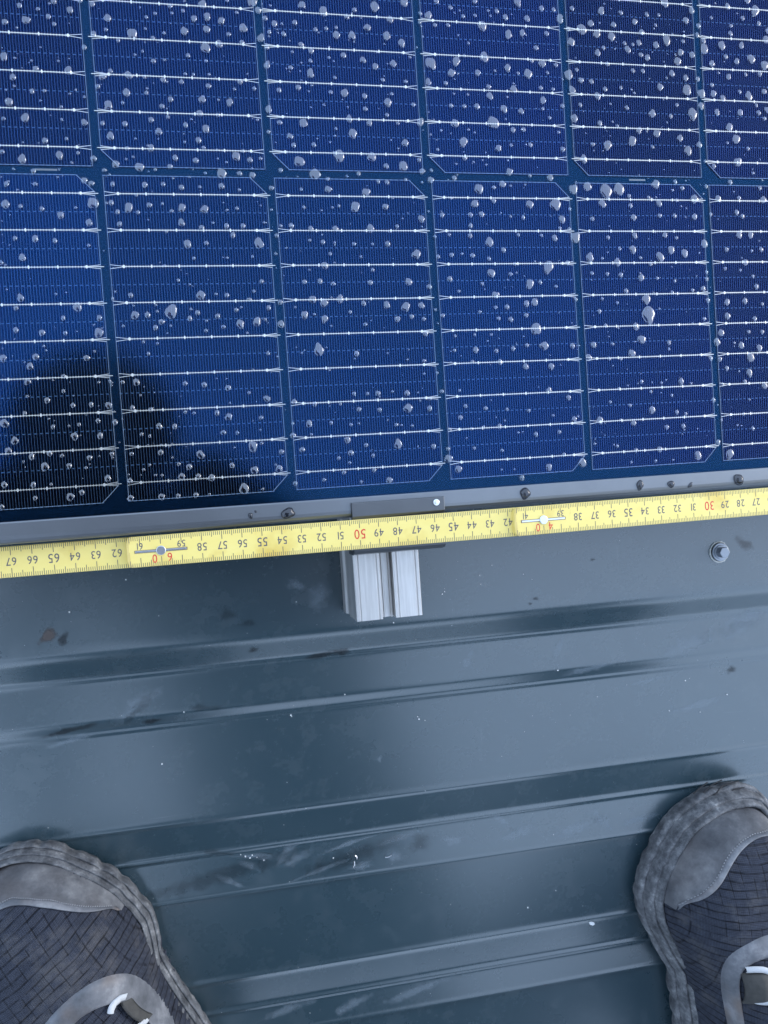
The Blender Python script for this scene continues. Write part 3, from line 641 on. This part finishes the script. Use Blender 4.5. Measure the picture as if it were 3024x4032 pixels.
DR = [tuple(map(int, t.split(','))) for t in "1244,851,933 1026,1541,794 385,1898,743 1105,1553,714 717,1466,688 559,790,681 -468,1704,657 -1366,922,646 936,2421,642 823,1286,640 653,1125,630 1594,1983,626 -677,1670,619 56,2195,615 -601,1607,600 1565,2117,594 2081,2279,592 -1448,2267,589 1994,2311,587 1871,1719,583 1716,35,583 -855,2465,581 1192,715,580 -1692,1450,577 600,696,575 914,1565,560 -911,1257,559 2038,2588,558 1888,591,558 829,1549,556 -645,712,554 841,2171,554 357,2407,554 280,1544,552 1235,939,552 1868,1849,551 1205,1821,546 -297,1701,545 1691,2353,541 1657,2100,540 1051,1794,538 1576,1504,538 1551,1775,535 -1076,23,533 -193,391,532 -131,1657,529 1454,2388,528 356,2243,528 1337,1176,527 1334,1584,525 1337,1977,524 -227,2472,521 -1103,2220,521 169,1888,519 11,111,519 -403,1443,515 538,1033,515 -1017,235,512 1508,39,511 -92,1198,508 1023,2401,507 904,1175,505 786,43,505 -1463,1626,503 -1070,1602,502 1516,2275,502 860,1936,500 2098,2426,499 1456,2598,499 1360,1867,496 210,1791,495 1966,2098,494 1127,639,490 566,1464,487 603,2166,487 1805,2378,485 1671,686,485 1623,1250,481 998,1472,480 -169,923,480 -260,205,479 -642,1864,477 320,1095,477 320,1261,476 -1217,1000,474 251,1465,472 1410,1215,471 -1714,826,471 -2173,410,470 -340,1519,469 198,2213,467 -1017,114,466 -1802,953,466 -389,1818,466 690,2224,464 -911,2325,462 1169,1218,460 -602,952,459 -499,2432,458 1827,1916,457 568,2546,457 1069,1148,456 514,2080,456 1702,739,456 1113,2391,454 -67,2506,454 1735,2103,453 -1102,2430,452 -1585,1922,452 336,978,452 -191,1984,450 -173,2326,450 901,1715,447 1493,1196,445 867,2349,444 63,52,444 -950,863,442 -358,2318,441 809,2471,441 168,2151,440 -1034,853,438 1232,315,438 1971,423,438 -993,1689,437 2027,1504,436 559,935,435 -1529,1429,435 60,2445,435 -584,1142,434 -1927,2305,434 1874,501,433 -22,1888,432 -1995,1654,432 -659,970,432 1989,2644,431 1885,1142,431 -588,2116,431 1830,663,431 -1278,209,430 -607,2456,429 -95,2293,428 503,2370,428 1749,834,427 416,1571,426 906,272,424 1729,1508,424 1059,2529,423 -1905,41,423 861,624,421 -274,2363,420 1650,2031,419 1610,2316,417 857,2091,416 1582,2506,416 -417,2024,415 -1540,908,414 1538,2326,414 751,1384,414 584,29,412 -538,1531,411 -2133,325,411 695,1610,411 -1037,2240,410 1397,2126,409 -2086,1441,408 1385,2359,408 -1084,2370,408 -1602,2058,408 -1131,1820,407 -1167,1425,407 -1138,1965,407 1211,1061,405 1950,643,405 -144,1054,404 -112,1777,403 -1263,1253,403 -1863,332,402 -321,17,401 1208,2325,401 460,1637,401 487,2192,401 -149,2185,401 -830,848,401 451,1972,400 1853,1299,399 1903,2003,399 405,1763,399 -1359,1800,397 375,2038,397 -2009,193,396 -826,2280,396 -329,1333,396 1008,2062,394 895,693,394 991,2456,393 1735,2273,392 -529,241,392 -1967,1848,392 -1480,2068,391 -1126,390,390 -1005,1955,390 -516,970,389 1625,1811,389 -2032,1920,389 -439,2316,389 -1573,1638,389 -1016,2354,388 -1587,1773,388 1622,2565,387 -1233,90,387 -604,869,386 1426,469,386 -1091,2309,385 634,582,384 1504,1845,384 14,1587,384 -723,334,384 1475,2206,382 -83,929,382 -706,892,382 -30,1632,382 681,2027,382 -51,1383,382 1266,89,381 -1200,2294,381 -1276,1431,380 1349,1478,380 -1756,2078,379 616,2460,378 -893,114,378 -1827,1675,378 1327,2287,377 549,1963,377 1300,2426,376 -149,2411,375 1112,246,375 1160,787,375 1249,1881,375 -929,473,375 -271,935,375 2116,2480,374 -813,1927,374 2082,2023,374 -242,1445,374 1185,1397,374 2069,2129,374 -2038,676,372 -245,2166,372 -1557,581,371 1930,1299,371 -2054,1000,370 1869,919,370 -309,2196,369 1129,2457,369 -1496,1984,369 -2165,278,369 1934,2385,368 315,2158,368 -2038,2129,367 1898,2293,367 -2154,717,367 -402,1893,367 -1695,474,366 1023,2298,366 -1557,2336,366 1751,914,366 1839,2203,365 1794,2079,364 1751,1998,363 913,2144,362 752,284,362 -1718,1356,362 -1702,1834,361 -1156,1896,361 -1377,105,358 1570,1404,358 36,2099,358 -1284,1358,357 700,1283,357 -1844,1391,357 611,452,357 1562,2184,356 -715,1795,355 -1481,11,355 1374,1299,352 -218,860,352 -1401,1720,352 484,587,352 511,928,351 -2054,604,351 -805,2148,351 584,2383,350 -2031,1191,350 -830,2417,349 -1628,15,349 -919,1596,348 1279,2366,346 -297,1875,346 1186,1296,345 1261,2480,345 -1118,535,344 -516,173,344 1086,1078,343 286,1409,342 1995,1216,342 204,685,342 2047,2229,341 -1673,1663,341 1951,1001,341 299,1981,341 2026,2005,341 -1779,707,340 -1724,1558,340 -515,1330,340 1012,1913,338 -1726,2364,338 -1192,1664,338 -1338,151,337 1846,1429,337 974,2140,336 84,1066,336 1814,1602,335 1866,2449,335 -576,2230,335 1856,2603,335 -768,204,334 1644,107,334 110,2522,334 768,691,333 -810,279,333 -1972,833,333 -33,1027,332 767,1147,332 -70,781,332 -1466,360,332 -1416,873,332 -1902,2080,332 -2009,720,332 -1967,1279,331 1627,927,331 1601,993,330 1661,2481,329 -753,2355,329 -193,470,329 1638,2181,329 726,2387,328 -2196,119,327 705,2520,327 -2021,2291,327 659,2307,326 423,-19,325 -243,1253,325 -223,1655,324 1318,212,324 -350,475,323 -1727,119,323 -1746,328,322 -351,1053,322 415,845,322 496,1862,321 1349,1408,321 -1158,313,320 -1628,2255,320 492,2460,320 338,616,320 -1693,1544,320 -449,686,319 -1076,1540,319 -1143,895,319 1288,2300,318 -378,2412,317 -1103,2031,317 372,2087,317 -410,2215,317 1170,1463,316 -1171,1764,315 1113,987,315 -1149,2357,315 324,2535,315 219,1190,314 -1796,2400,314 1178,2526,314 223,1406,314 212,1706,313 -1887,1743,312 1078,2240,311 -2064,245,311 1929,814,310 -1318,2052,310 -625,2259,310 -655,2042,309 932,1388,309 -649,2367,309 -67,181,308 -741,1346,308 -75,384,307 -1431,1443,307 -2006,2036,307 1883,1408,307 -1480,907,307 1951,2541,307 -1445,1542,307 -826,959,306 -763,1863,306 -754,2025,306 726,406,305 885,2531,305 1727,533,305 -828,1534,304 1766,1217,304 -800,2238,304 1827,2316,304 -798,2380,304 1685,587,304 780,1765,303 1628,354,303 -1578,1350,303 769,2220,302 1625,594,302 1713,1692,302 1728,2152,301 -925,1672,301 1690,2398,300 -946,2059,300 -982,1604,299 1651,2429,299 -1803,225,299 1425,213,297 505,865,297 1501,1564,296 -393,945,296 -313,2012,296 -457,397,295 1460,1495,295 -335,2450,294 -1234,556,294 398,912,294 -1297,100,294 -1315,8,293 -1188,1334,293 311,268,293 399,1218,293 -1983,256,293 -1974,510,292 361,1481,292 -547,1049,291 -2067,110,290 -1271,1531,290 -1290,1675,289 -1291,1959,289 -1318,1632,289 -1469,231,288 213,1295,288 -1334,1924,287 1232,2211,287 -642,1330,287 92,327,287 1181,2005,286 -1358,2141,286 -1391,1857,286 -790,450,285 145,1599,285 102,1194,285 154,1979,284 -700,1751,284 31,873,283 -1624,101,283 -875,199,283 65,1403,283 1055,2102,283 1060,2327,282 -1515,1833,282 -1672,390,281 962,1797,281 1974,737,280 2063,1973,280 -1608,1453,280 2008,1571,279 1878,177,279 2057,2517,279 -1706,898,278 1884,740,278 -1627,2008,278 -980,975,278 1842,452,278 -1622,2398,277 -984,1343,277 -922,2254,277 855,2419,277 -1851,59,276 -1127,145,276 1866,1512,276 -1678,2413,276 793,2001,276 -1038,1297,275 -1899,191,274 -224,1571,274 1872,2493,274 -1066,1343,274 -348,390,274 -1182,412,273 -1067,1890,273 520,214,272 672,2093,272 -1826,2327,271 -314,1946,271 1626,1049,271 591,1785,271 499,703,270 1597,821,270 -1240,914,270 556,1866,269 -1279,886,269 -1950,1598,269 -1228,1837,268 418,686,268 459,1143,268 430,1089,268 -1392,355,267 -1951,2371,267 -2087,849,267 -1259,2411,267 -2078,953,267 1557,2389,266 1388,295,266 345,851,266 320,677,266 445,2489,265 1496,2031,265 -2216,16,265 -1357,1545,265 1459,1599,265 1443,1408,265 -2075,1535,265 1401,975,265 364,1553,265 1363,692,265 -614,1062,265 -2128,1167,264 1453,1966,264 -1447,845,264 238,370,264 -686,434,264 -1499,443,264 -596,1756,264 -694,1060,262 -816,33,262 1274,1136,262 219,1349,261 -1552,1005,261 1338,2525,261 227,1979,260 -1513,1715,260 -687,2140,260 1116,91,260 1294,2211,260 -711,2308,259 12,164,259 -775,1624,259 185,2493,259 -1595,1542,258 -1563,2084,258 166,2400,258 1164,1517,258 132,2097,258 -2,471,258 -886,932,257 1190,2359,257 -1750,401,257 -965,378,257 93,2396,256 -70,436,256 -1775,481,256 985,613,256 1021,1286,255 1004,1084,255 -1675,2191,255 975,796,255 -43,1691,254 942,877,254 -1859,481,254 -140,871,253 -54,1977,253 910,1089,253 -1867,829,252 -1891,622,252 -87,2095,252 -985,2290,252 -1090,998,252 -1119,841,251 -1957,382,251 900,2010,251 804,946,250 891,2200,250 -200,1919,249 677,93,249 1984,899,249 -210,2099,249 -1171,1258,249 -399,75,249 658,220,248 -1947,1537,248 -1926,1973,248 -433,209,247 775,2518,247 1822,264,247 744,2089,247 -392,837,247 -1191,2176,247 1944,1797,246 -1326,566,246 1952,2221,246 -1401,10,246 -1232,2046,246 -373,1614,246 1907,2120,245 600,1042,245 -422,1252,245 -560,73,244 -2081,1686,244 487,346,244 628,2237,244 1694,441,243 1750,1107,243 524,1393,243 -490,2024,242 -1403,1986,241 1675,1418,241 1746,2531,241 -585,1262,241 1655,1576,240 1659,1718,240 -546,2338,240 -1606,232,240 -1585,457,240 332,911,239 1532,986,239 312,1172,238 -1582,1409,237 -1698,237,237 151,264,236 1447,1283,236 180,624,236 -1628,1608,236 -1619,1833,236 125,387,235 -819,1295,235 253,2451,234 -782,2312,234 28,265,233 -912,1065,233 1329,1791,233 1286,1510,232 -878,2028,232 1177,478,232 27,1185,231 -1871,901,231 1096,347,230 -1879,1270,230 -1049,924,230 -88,638,230 -75,858,229 -981,2457,229 17,2452,229 1056,610,229 -1926,1421,228 -2064,46,228 1088,1224,228 1152,2113,228 1117,1901,228 1011,694,228 976,372,227 -2078,452,227 -263,307,226 -2020,1432,226 -1149,1728,226 -145,1878,226 -186,1343,226 -2056,1281,225 -2063,1841,224 -400,152,223 -271,1575,223 -334,1118,223 -406,477,222 800,1441,221 791,1334,221 -1380,1146,221 -478,480,221 734,1336,220 -1352,2252,220 762,1857,220 690,1019,220 -1407,2063,219 713,1934,219 717,2176,219 -666,42,218 -537,1583,217 -490,2346,217 2013,2047,217 -1622,584,217 1931,1061,217 1967,1657,216 -1516,2232,216 -583,2179,215 489,1300,215 545,2166,215 1849,1097,215 -1569,2280,215 479,1780,214 317,137,214 -1838,387,212 265,1039,211 1628,1088,210 240,888,210 -823,1814,210 -1928,242,210 -1897,552,210 320,2460,210 -872,1680,209 -1803,2293,209 1444,282,208 -1870,2360,208 84,686,208 -937,2399,207 -1008,1430,207 120,1493,207 97,1300,207 1362,392,206 1421,1040,206 1438,1552,206 16,1290,205 1236,25,205 1312,1057,204 1412,2527,204 1231,418,204 1389,2470,204 -1205,825,204 -1105,2154,204 10,2406,203 1214,1172,202 -1336,424,202 -123,1587,202 -1211,2086,201 -1199,2392,201 -1387,168,201 1241,2355,201 1003,123,200 -167,2029,200 1035,445,200 -1327,1415,200 1054,923,199 -1310,1873,199 -1298,2279,199 -1333,2371,198 964,947,198 978,1170,198 -1490,718,198 867,144,197 -1552,325,197 -1486,1407,196 -526,123,196 -505,320,196 -468,902,196 -582,150,195 -437,2354,194 -608,334,194 -551,1202,193 627,313,192 -1728,1247,191 -653,1271,191 676,1982,191 623,1296,191 -670,1438,191 -1742,1688,190 -677,1529,190 577,1618,189 -1789,1755,189 -1801,1904,189 361,359,187 -1871,1978,187 462,1563,187 -906,700,187 -983,16,187 -873,1873,186 413,2174,185 1932,1209,185 298,765,185 396,2489,185 220,270,185 -956,1716,184 1776,201,184 -1089,308,184 159,159,184 1785,679,184 1674,236,183 1809,1826,182 245,2245,182 161,1199,182 130,1001,182 1776,2222,181 -1096,2088,181 -1150,1603,181 -1294,417,180 -21,570,180 -1238,1183,180 63,1748,180 -8,905,179 1489,456,179 21,1638,179 -1321,1075,178 -1253,2378,178 -178,298,177 -1360,1315,177 -56,2223,177 1503,2311,177 1360,656,176 -1444,767,176 -1389,1615,176 -1514,314,176 1441,2179,176 1300,466,176 -1557,151,175 -1376,2351,175 -272,482,175 -1509,776,175 -325,1252,173 -1518,1934,173 1083,27,173 -472,19,173 1233,2088,172 -1637,990,172 1031,268,172 -435,1599,171 -553,428,170 -1822,177,170 1082,2022,170 -488,1447,170 -476,1841,170 -463,2100,170 -486,2200,169 -1773,1428,169 -530,1959,169 -715,280,168 -655,894,168 -1987,108,167 -807,340,166 -673,2219,166 -2060,534,165 -715,2357,165 -794,1344,165 -831,1204,164 -837,1425,164 -908,874,163 -972,249,163 -878,1361,163 -954,1017,162 -949,1190,162 -1017,507,162 -990,1523,161 -976,2021,161 451,1398,160 306,34,160 -1075,1184,160 -1059,1421,160 -1043,1658,160 -1143,1005,159 -1249,8,159 -1131,1358,159 408,2463,159 -1198,873,158 330,1673,158 -1182,1534,158 203,767,157 -1171,2085,157 259,1686,157 -1270,932,157 273,2312,157 242,1857,157 251,2041,157 98,473,156 92,764,156 -1471,118,155 -1305,2149,155 1865,346,155 -1368,1450,155 -1502,120,154 -1432,924,154 89,1848,154 1806,513,154 -1385,2295,153 -1406,2186,153 -93,569,153 -1488,1490,153 -1442,2167,153 -35,1574,153 -1598,857,152 -179,646,152 -1681,592,151 -1732,588,150 -234,2240,149 -1693,1955,149 1346,24,148 -391,1187,147 -1758,1968,147 -1803,1844,147 -1798,2121,147 -1894,1016,146 1312,885,146 -524,1259,145 -523,1439,145 -586,2054,144 -1991,2125,143 -2004,1994,143 -2037,1606,143 -1115,459,138 -1060,1965,137 -1084,1719,136 417,230,135 382,32,135 -1239,1753,134 -1415,202,134 474,2037,133 -1373,852,133 -1525,172,132 -1543,516,131 276,1842,131 -1471,1763,131 -1543,954,131 -1490,1675,130 -1523,1664,130 173,2043,129 -134,470,127 -1729,1987,127 -1884,383,126 -1775,1642,126 -200,1488,125 -1969,769,125 -1892,1931,124 -405,1952,122 -511,1770,121 -598,1945,120 1513,1401,119 -1085,1675,114 -1872,2181,104 143,1833,103 -154,186,102 -1073,1458,91 -1805,194,85".split()]
GZ = 1.36
ordn = ['leftmost', 'second', 'third', 'fourth', 'fifth', 'sixth', 'last']
small = []; DL = {}
ordw = ['first', 'second', 'third', 'fourth', 'fifth', 'sixth', 'seventh', 'eighth', 'ninth']
for k, (x, y, d) in enumerate(DR):
    x, y, d = x/10, y/10, d/100*.9
    asp = random.uniform(.95, 1.3)
    if y < -5.4: continue
    if k < 300:
        o = obj('raindrop', WM[k % 10], None, (x, y, GZ)); hgt = d*random.uniform(.15, .20)
        o.scale = (d*U, d*asp*U, hgt*U); o.rotation_euler.z = random.choice((0, math.pi))+random.uniform(-.4, .4)
        row = 'upper' if y > 161 else 'lower'; col = min(6, max(0, int((x+3*PITCH)//PITCH)))
        gp = min(8, max(0, int((y-(ROWS[1] if y > 161 else ROWS[0]))/(158.75/9)))); th = ('left', 'middle', 'right')[min(2, int(((x+3*PITCH) % PITCH)/PITCH*3))]
        DL.setdefault((row, ordn[col], ordw[gp], th), []).append((d, o))
    else: small.append((x, y, d, asp))
for (row, cl, wg, th), ds in DL.items():
    ds.sort(key=lambda q_: -q_[0])
    for i, (d, o) in enumerate(ds):
        adj = 'large' if len(ds) == 1 else ('bigger', 'smaller')[min(1, i)] if len(ds) == 2 else ('biggest', 'second biggest', 'third biggest', 'fourth biggest', 'fifth biggest', 'sixth biggest', 'tiniest')[min(6, i)]
        tag(o, '%s raindrop, %s row, %s column, %s wire strip up, %s third of the cell' % (adj, row, cl, wg, th), 'raindrop', 'larger raindrops on the solar panel')
for k in range(1300):                             # fine spray between the drops, denser up the panel
    y = 12+318*(1-random.random()**1.5); x = random.uniform(-260, 300)
    small.append((x, y, random.uniform(.4, 1.25), 1.1))
for k in range(500):                             # the wet glass goes on beyond the picture
    x = random.uniform(XL, XR); y = random.uniform(0, YT)
    if -215 < x < 225 and y < 262: continue
    small.append((x, y, random.choice((1.5, 2.5, 3.2, 4.2)), 1.15))
q = MB(); tmpl = [drop_verts(50+k, 9, 3) for k in range(6)]
for k, (x, y, d, asp) in enumerate(small):
    V, F = tmpl[k % 6]; h = d*.17
    q.add([(x+vx*d, y+vy*d*asp, GZ+vz*h) for vx, vy, vz in V], F)
tag(q.build('fine_raindrops', MAT['water'], None, True), 'many small raindrops scattered over the solar panel glass', 'raindrops', kind='stuff')
FD = [(43,-10.4,6.2,6.2,'large five-sided raindrop on the grey frame right of the clamp'),(112.3,-10.5,5.6,4.4,'pointed raindrop on the frame near the ruler number 34'),(131.8,-11.3,4.5,4,'small leaf-shaped raindrop on the frame, between two other drops'),(144.1,-12.6,4,2,'flat narrow raindrop on the frame above the ruler number 31'),(175.6,-11.6,7,6,'biggest dark-rimmed raindrop on the frame at the right edge'),(-86.6,-11.6,8,5,'ragged dark raindrop on the frame left of the clamp'),(-105.5,-11.4,3,2.5,'small dark raindrop on the frame, left of the ragged one'),(-102.8,-9.5,1.5,1.2,'tiny raindrop speck on the frame, left of the clamp')]
for k, (x, y, a, b_, lb) in enumerate(FD):
    me_ = WM[(k*3+1) % 10].copy(); me_.materials[0] = MAT['wetmetal']; o = obj('raindrop', me_, None, (x, y, 2.2)); o.scale = (a*U, b_*U, min(a, b_)*.42*U); o.rotation_euler.z = k*1.3
    tag(o, lb, 'raindrop', 'raindrops on the panel frame')

# ------------------------------------------------------------------ marks, chips and swarf on the roof
STN = [('dirt', -224.8, -76.3, 5.2, 4.7, 0), ('dark', -216.9, -78.5, 3.1, 5.0, -10), ('dark', -106.4, -98.3, 4.3, 2.5, 5), ('dark', -50.9, -106.5, 7.3, 2.9, -15), ('dark', -64.5, -107.6, 12.1, 1.9, 6), ('dark', -221.3, -138.7, 16.3, 2.4, 9), ('dark', -171.4, -138.8, 7.3, 1.8, 8), ('wet', -139.6, -133.6, 11.5, 2.9, -6), ('wet', -178.9, -129.7, 11.2, 3.5, 40), ('wet', -120.8, -72.4, 6.1, 4.0, 0), ('wet', -108.7, -79.3, 5.6, 2.6, 20), ('dark', 228.5, -149.5, 3.6, 3.7, 0), ('dark', 77.2, -81.5, 2.2, 1.5, 0), ('dark', 73.2, -84.5, 1.6, 1.2, 0), ('brown', 228.8, -57.7, 7.7, 4.1, -20), ('dark', 118.2, -59.3, 2.0, 0.9, 0), ('pale', 200.2, -171.8, 22.4, 3.3, 6), ('pale', 97.4, -121.1, 4.7, 9.5, -25), ('pale', 118.7, -136.3, 21.2, 2.7, 6), ('pale', 231.0, -116.6, 25.4, 8.6, 8), ('pale', 191.1, -127.5, 24.8, 7.9, 8), ('pale', -63.5, -66.2, 7.5, 8.7, 0), ('pale', -77.4, -58.3, 6.3, 4.6, -30), ('pale', -178.6, -126.2, 16.8, 5.8, 30), ('pale', -29.1, -181.8, 2.5, 2.5, 0), ('wet', -138.2, -230.5, 11.8, 2.3, -15), ('wet', -139.3, -245.4, 56.8, 6.1, 7.5), ('wet', -51.8, -245.3, 37.5, 6.9, 7.5), ('wet', -5.9, -243.3, 8.3, 6.4, 20), ('pale', -88.3, -241.7, 12.2, 3.4, 10), ('pale', -46.3, -251.8, 9.3, 2.9, 8), ('pale', 63.8, -246.1, 13.3, 4.2, 8), ('pale', 104.0, -248.3, 20.4, 4.2, 8), ('pale', 18.1, -244.4, 12.9, 3.5, 0), ('pale', -93.9, -236.7, 9.1, 4.0, 40), ('pale', -118.4, -241.9, 7.2, 2.8, -35), ('pale', -24.0, -249.1, 6.3, 4.6, -60), ('pale', -50.9, -236.7, 21.9, 1.7, 9), ('pale', 52.0, -235.5, 9.9, 3.0, -40), ('pale', 125.1, -245.0, 10.3, 4.9, -50), ('pale', 33.9, -120.8, 3.2, 9.3, -30), ('pale', 242.1, -111.1, 14.6, 5.3, 0), ('pale', -112.0, -237.1, 15.0, 2.3, -8), ('pale', -130.8, -250.0, 8.9, 2.2, -30), ('pale', -73.9, -250.9, 18.4, 1.7, 12), ('pale', -19.7, -237.9, 19.1, 2.3, 8), ('pale', 152.4, -248.5, 13.9, 3.1, 8), ('pale', -222.2, -145.6, 16.5, 2.3, 8), ('pale', 164.4, -150.2, 17.6, 2.0, 6), ('pale', -101.4, -342.7, 18.4, 3.8, 10), ('pale', -58.6, -346.6, 15.7, 3.3, 10), ('pale', -13.9, -345.2, 22.6, 3.3, 10)]
for k, (kd, x, y, rx, ry, ro) in enumerate(STN):
    V = [(x, y, roofz(x, y)+.12)]; E = [1.0]; n = 28; R_ = 5; ca, sa = math.cos(math.radians(ro)), math.sin(math.radians(ro)); ph = rng.uniform(0, 6.28, 3)
    for j in range(1, R_+1):
        for i in range(n):
            a = 2*math.pi*i/n; kk = j/R_*1.35*(1+.16*math.cos(2*a+ph[0])+.12*math.cos(3*a+ph[1])+.08*math.cos(5*a+ph[2]))
            u, v = rx*kk*math.cos(a), ry*kk*math.sin(a); px, py = x+u*ca-v*sa, y+u*sa+v*ca
            V.append((px, py, roofz(px, py)+.12)); E.append(1-j/R_)
    F = [(0, 1+i, 1+(i+1) % n) for i in range(n)]+[(1+j*n+i, 1+(j+1)*n+i, 1+(j+1)*n+(i+1) % n, 1+j*n+(i+1) % n) for j in range(R_-1) for i in range(n)]
    o = part('stain', V, F, MAT[kd], roof_owner(y), True)
    at = o.data.attributes.new('edge', 'FLOAT', 'POINT'); at.data.foreach_set('value', E)
q = MB()
SPK = [(48.9, -57.1, -74.9), (-85.2, -145.6, -102.3), (-0.8, -158.1, -98.1), (3.2, -159.5, -97.9), (-1.6, -156.4, -98.2), (40.4, -63.0, -75.3), (40.6, -68.8, -75.3), (16.5, -71.4, -76.5), (-151.9, -134.6, -101.3), (-78.2, -69.2, -81.3), (178.8, -173.3, -89.2), (202.4, -177.0, -88.0), (125.9, -157.4, -91.8), (96.6, -134.7, -88.9), (-84.7, -146.6, -102.3), (14.8, -72.8, -76.6), (88.1, -290.1, -96.3), (-212.0, -62.9, -87.9), (-161.1, -70.0, -85.4), (-178.4, -46.5, -86.3), (-12.5, -53.1, -78.0), (67.2, -298.9, -97.4), (-90.8, -189.3, -102.7), (-168.0, -167.2, -106.5), (223.9, -166.8, -86.9), (69.7, -64.7, -73.9), (-49.7, -134.9, -96.3), (-17.9, -88.2, -78.4), (-20.5, -82.0, -78.4), (192.4, -153.3, -88.5), (-123.7, -234.3, -108.6), (-120.8, -235.8, -108.2), (-118.0, -237.1, -107.8), (-116.4, -235.6, -108.0), (-113.5, -237.4, -107.5), (-109.2, -239.7, -106.9), (-64.1, -244.5, -103.8), (-50.5, -250.7, -102.0), (-48.7, -245.7, -102.8)]
for x, y, z in SPK:
    r_ = random.uniform(.25, .55); z = roofz(x, y); q.prism([(x+r_*math.cos(t*1.26)*random.uniform(.7, 1.2), y+r_*math.sin(t*1.26)) for t in range(5)], z-.05, z+.5)
for k in range(90):
    x = random.uniform(-280, 270); y = random.uniform(-360, -38); r_ = random.uniform(.1, .24); z = roofz(x, y)
    q.prism([(x+r_*math.cos(t*1.57), y+r_*math.sin(t*1.57)) for t in range(4)], z-.05, z+.25)
tag(q.build('crumbs', MAT['chip']), 'tiny white crumbs scattered over the grey roof sheet', 'crumbs', kind='stuff')
cx, cy = 113.2, -317.8; cz = roofz(cx, cy)
o = MB().prism([(cx-2.2, cy+1.2), (cx-1.8, cy-.4), (cx+.6, cy-1.7), (cx+2.2, cy-.9), (cx+1.6, cy+.5), (cx-.2, cy+1.3)], cz-.1, cz+1.1).build('white_chip', MAT['chip']); bevel(o, .3)
tag(o, 'small white flake lying on the roof sheet left of the right-hand shoe', 'flake')
for k, (x, y, L_, a) in enumerate(((-50.5, -250.5, 4.2, 75), (-48.5, -246, 3.0, 110), (-27.5, -249.0, 4.4, 8))):
    z = roofz(x, y)+.2; ca, sa = math.cos(math.radians(a)), math.sin(math.radians(a)); q = MB()
    for s_ in range(3):
        t0, t1 = s_/3-.5, (s_+1)/3-.5; bow = .5
        P0 = (x+L_*t0*ca-bow*t0*t0*4*sa, y+L_*t0*sa+bow*t0*t0*4*ca); P1 = (x+L_*t1*ca-bow*t1*t1*4*sa, y+L_*t1*sa+bow*t1*t1*4*ca); wd = .28
        q.add([(P0[0]+sa*wd, P0[1]-ca*wd, z), (P1[0]+sa*wd, P1[1]-ca*wd, z), (P1[0]-sa*wd, P1[1]+ca*wd, z+.3), (P0[0]-sa*wd, P0[1]+ca*wd, z+.3)], [(0, 1, 2, 3)])
    o = q.build('metal_shaving', MAT['swarf']); so_ = o.modifiers.new('t', 'SOLIDIFY'); so_.thickness = .15*U
    tag(o, ('upright pale metal shaving on the roof, left of the three', 'short slanted metal shaving, middle of the three on the roof', 'level pale metal shaving, right of the three on the roof')[k], 'shaving', 'metal shavings on the roof')
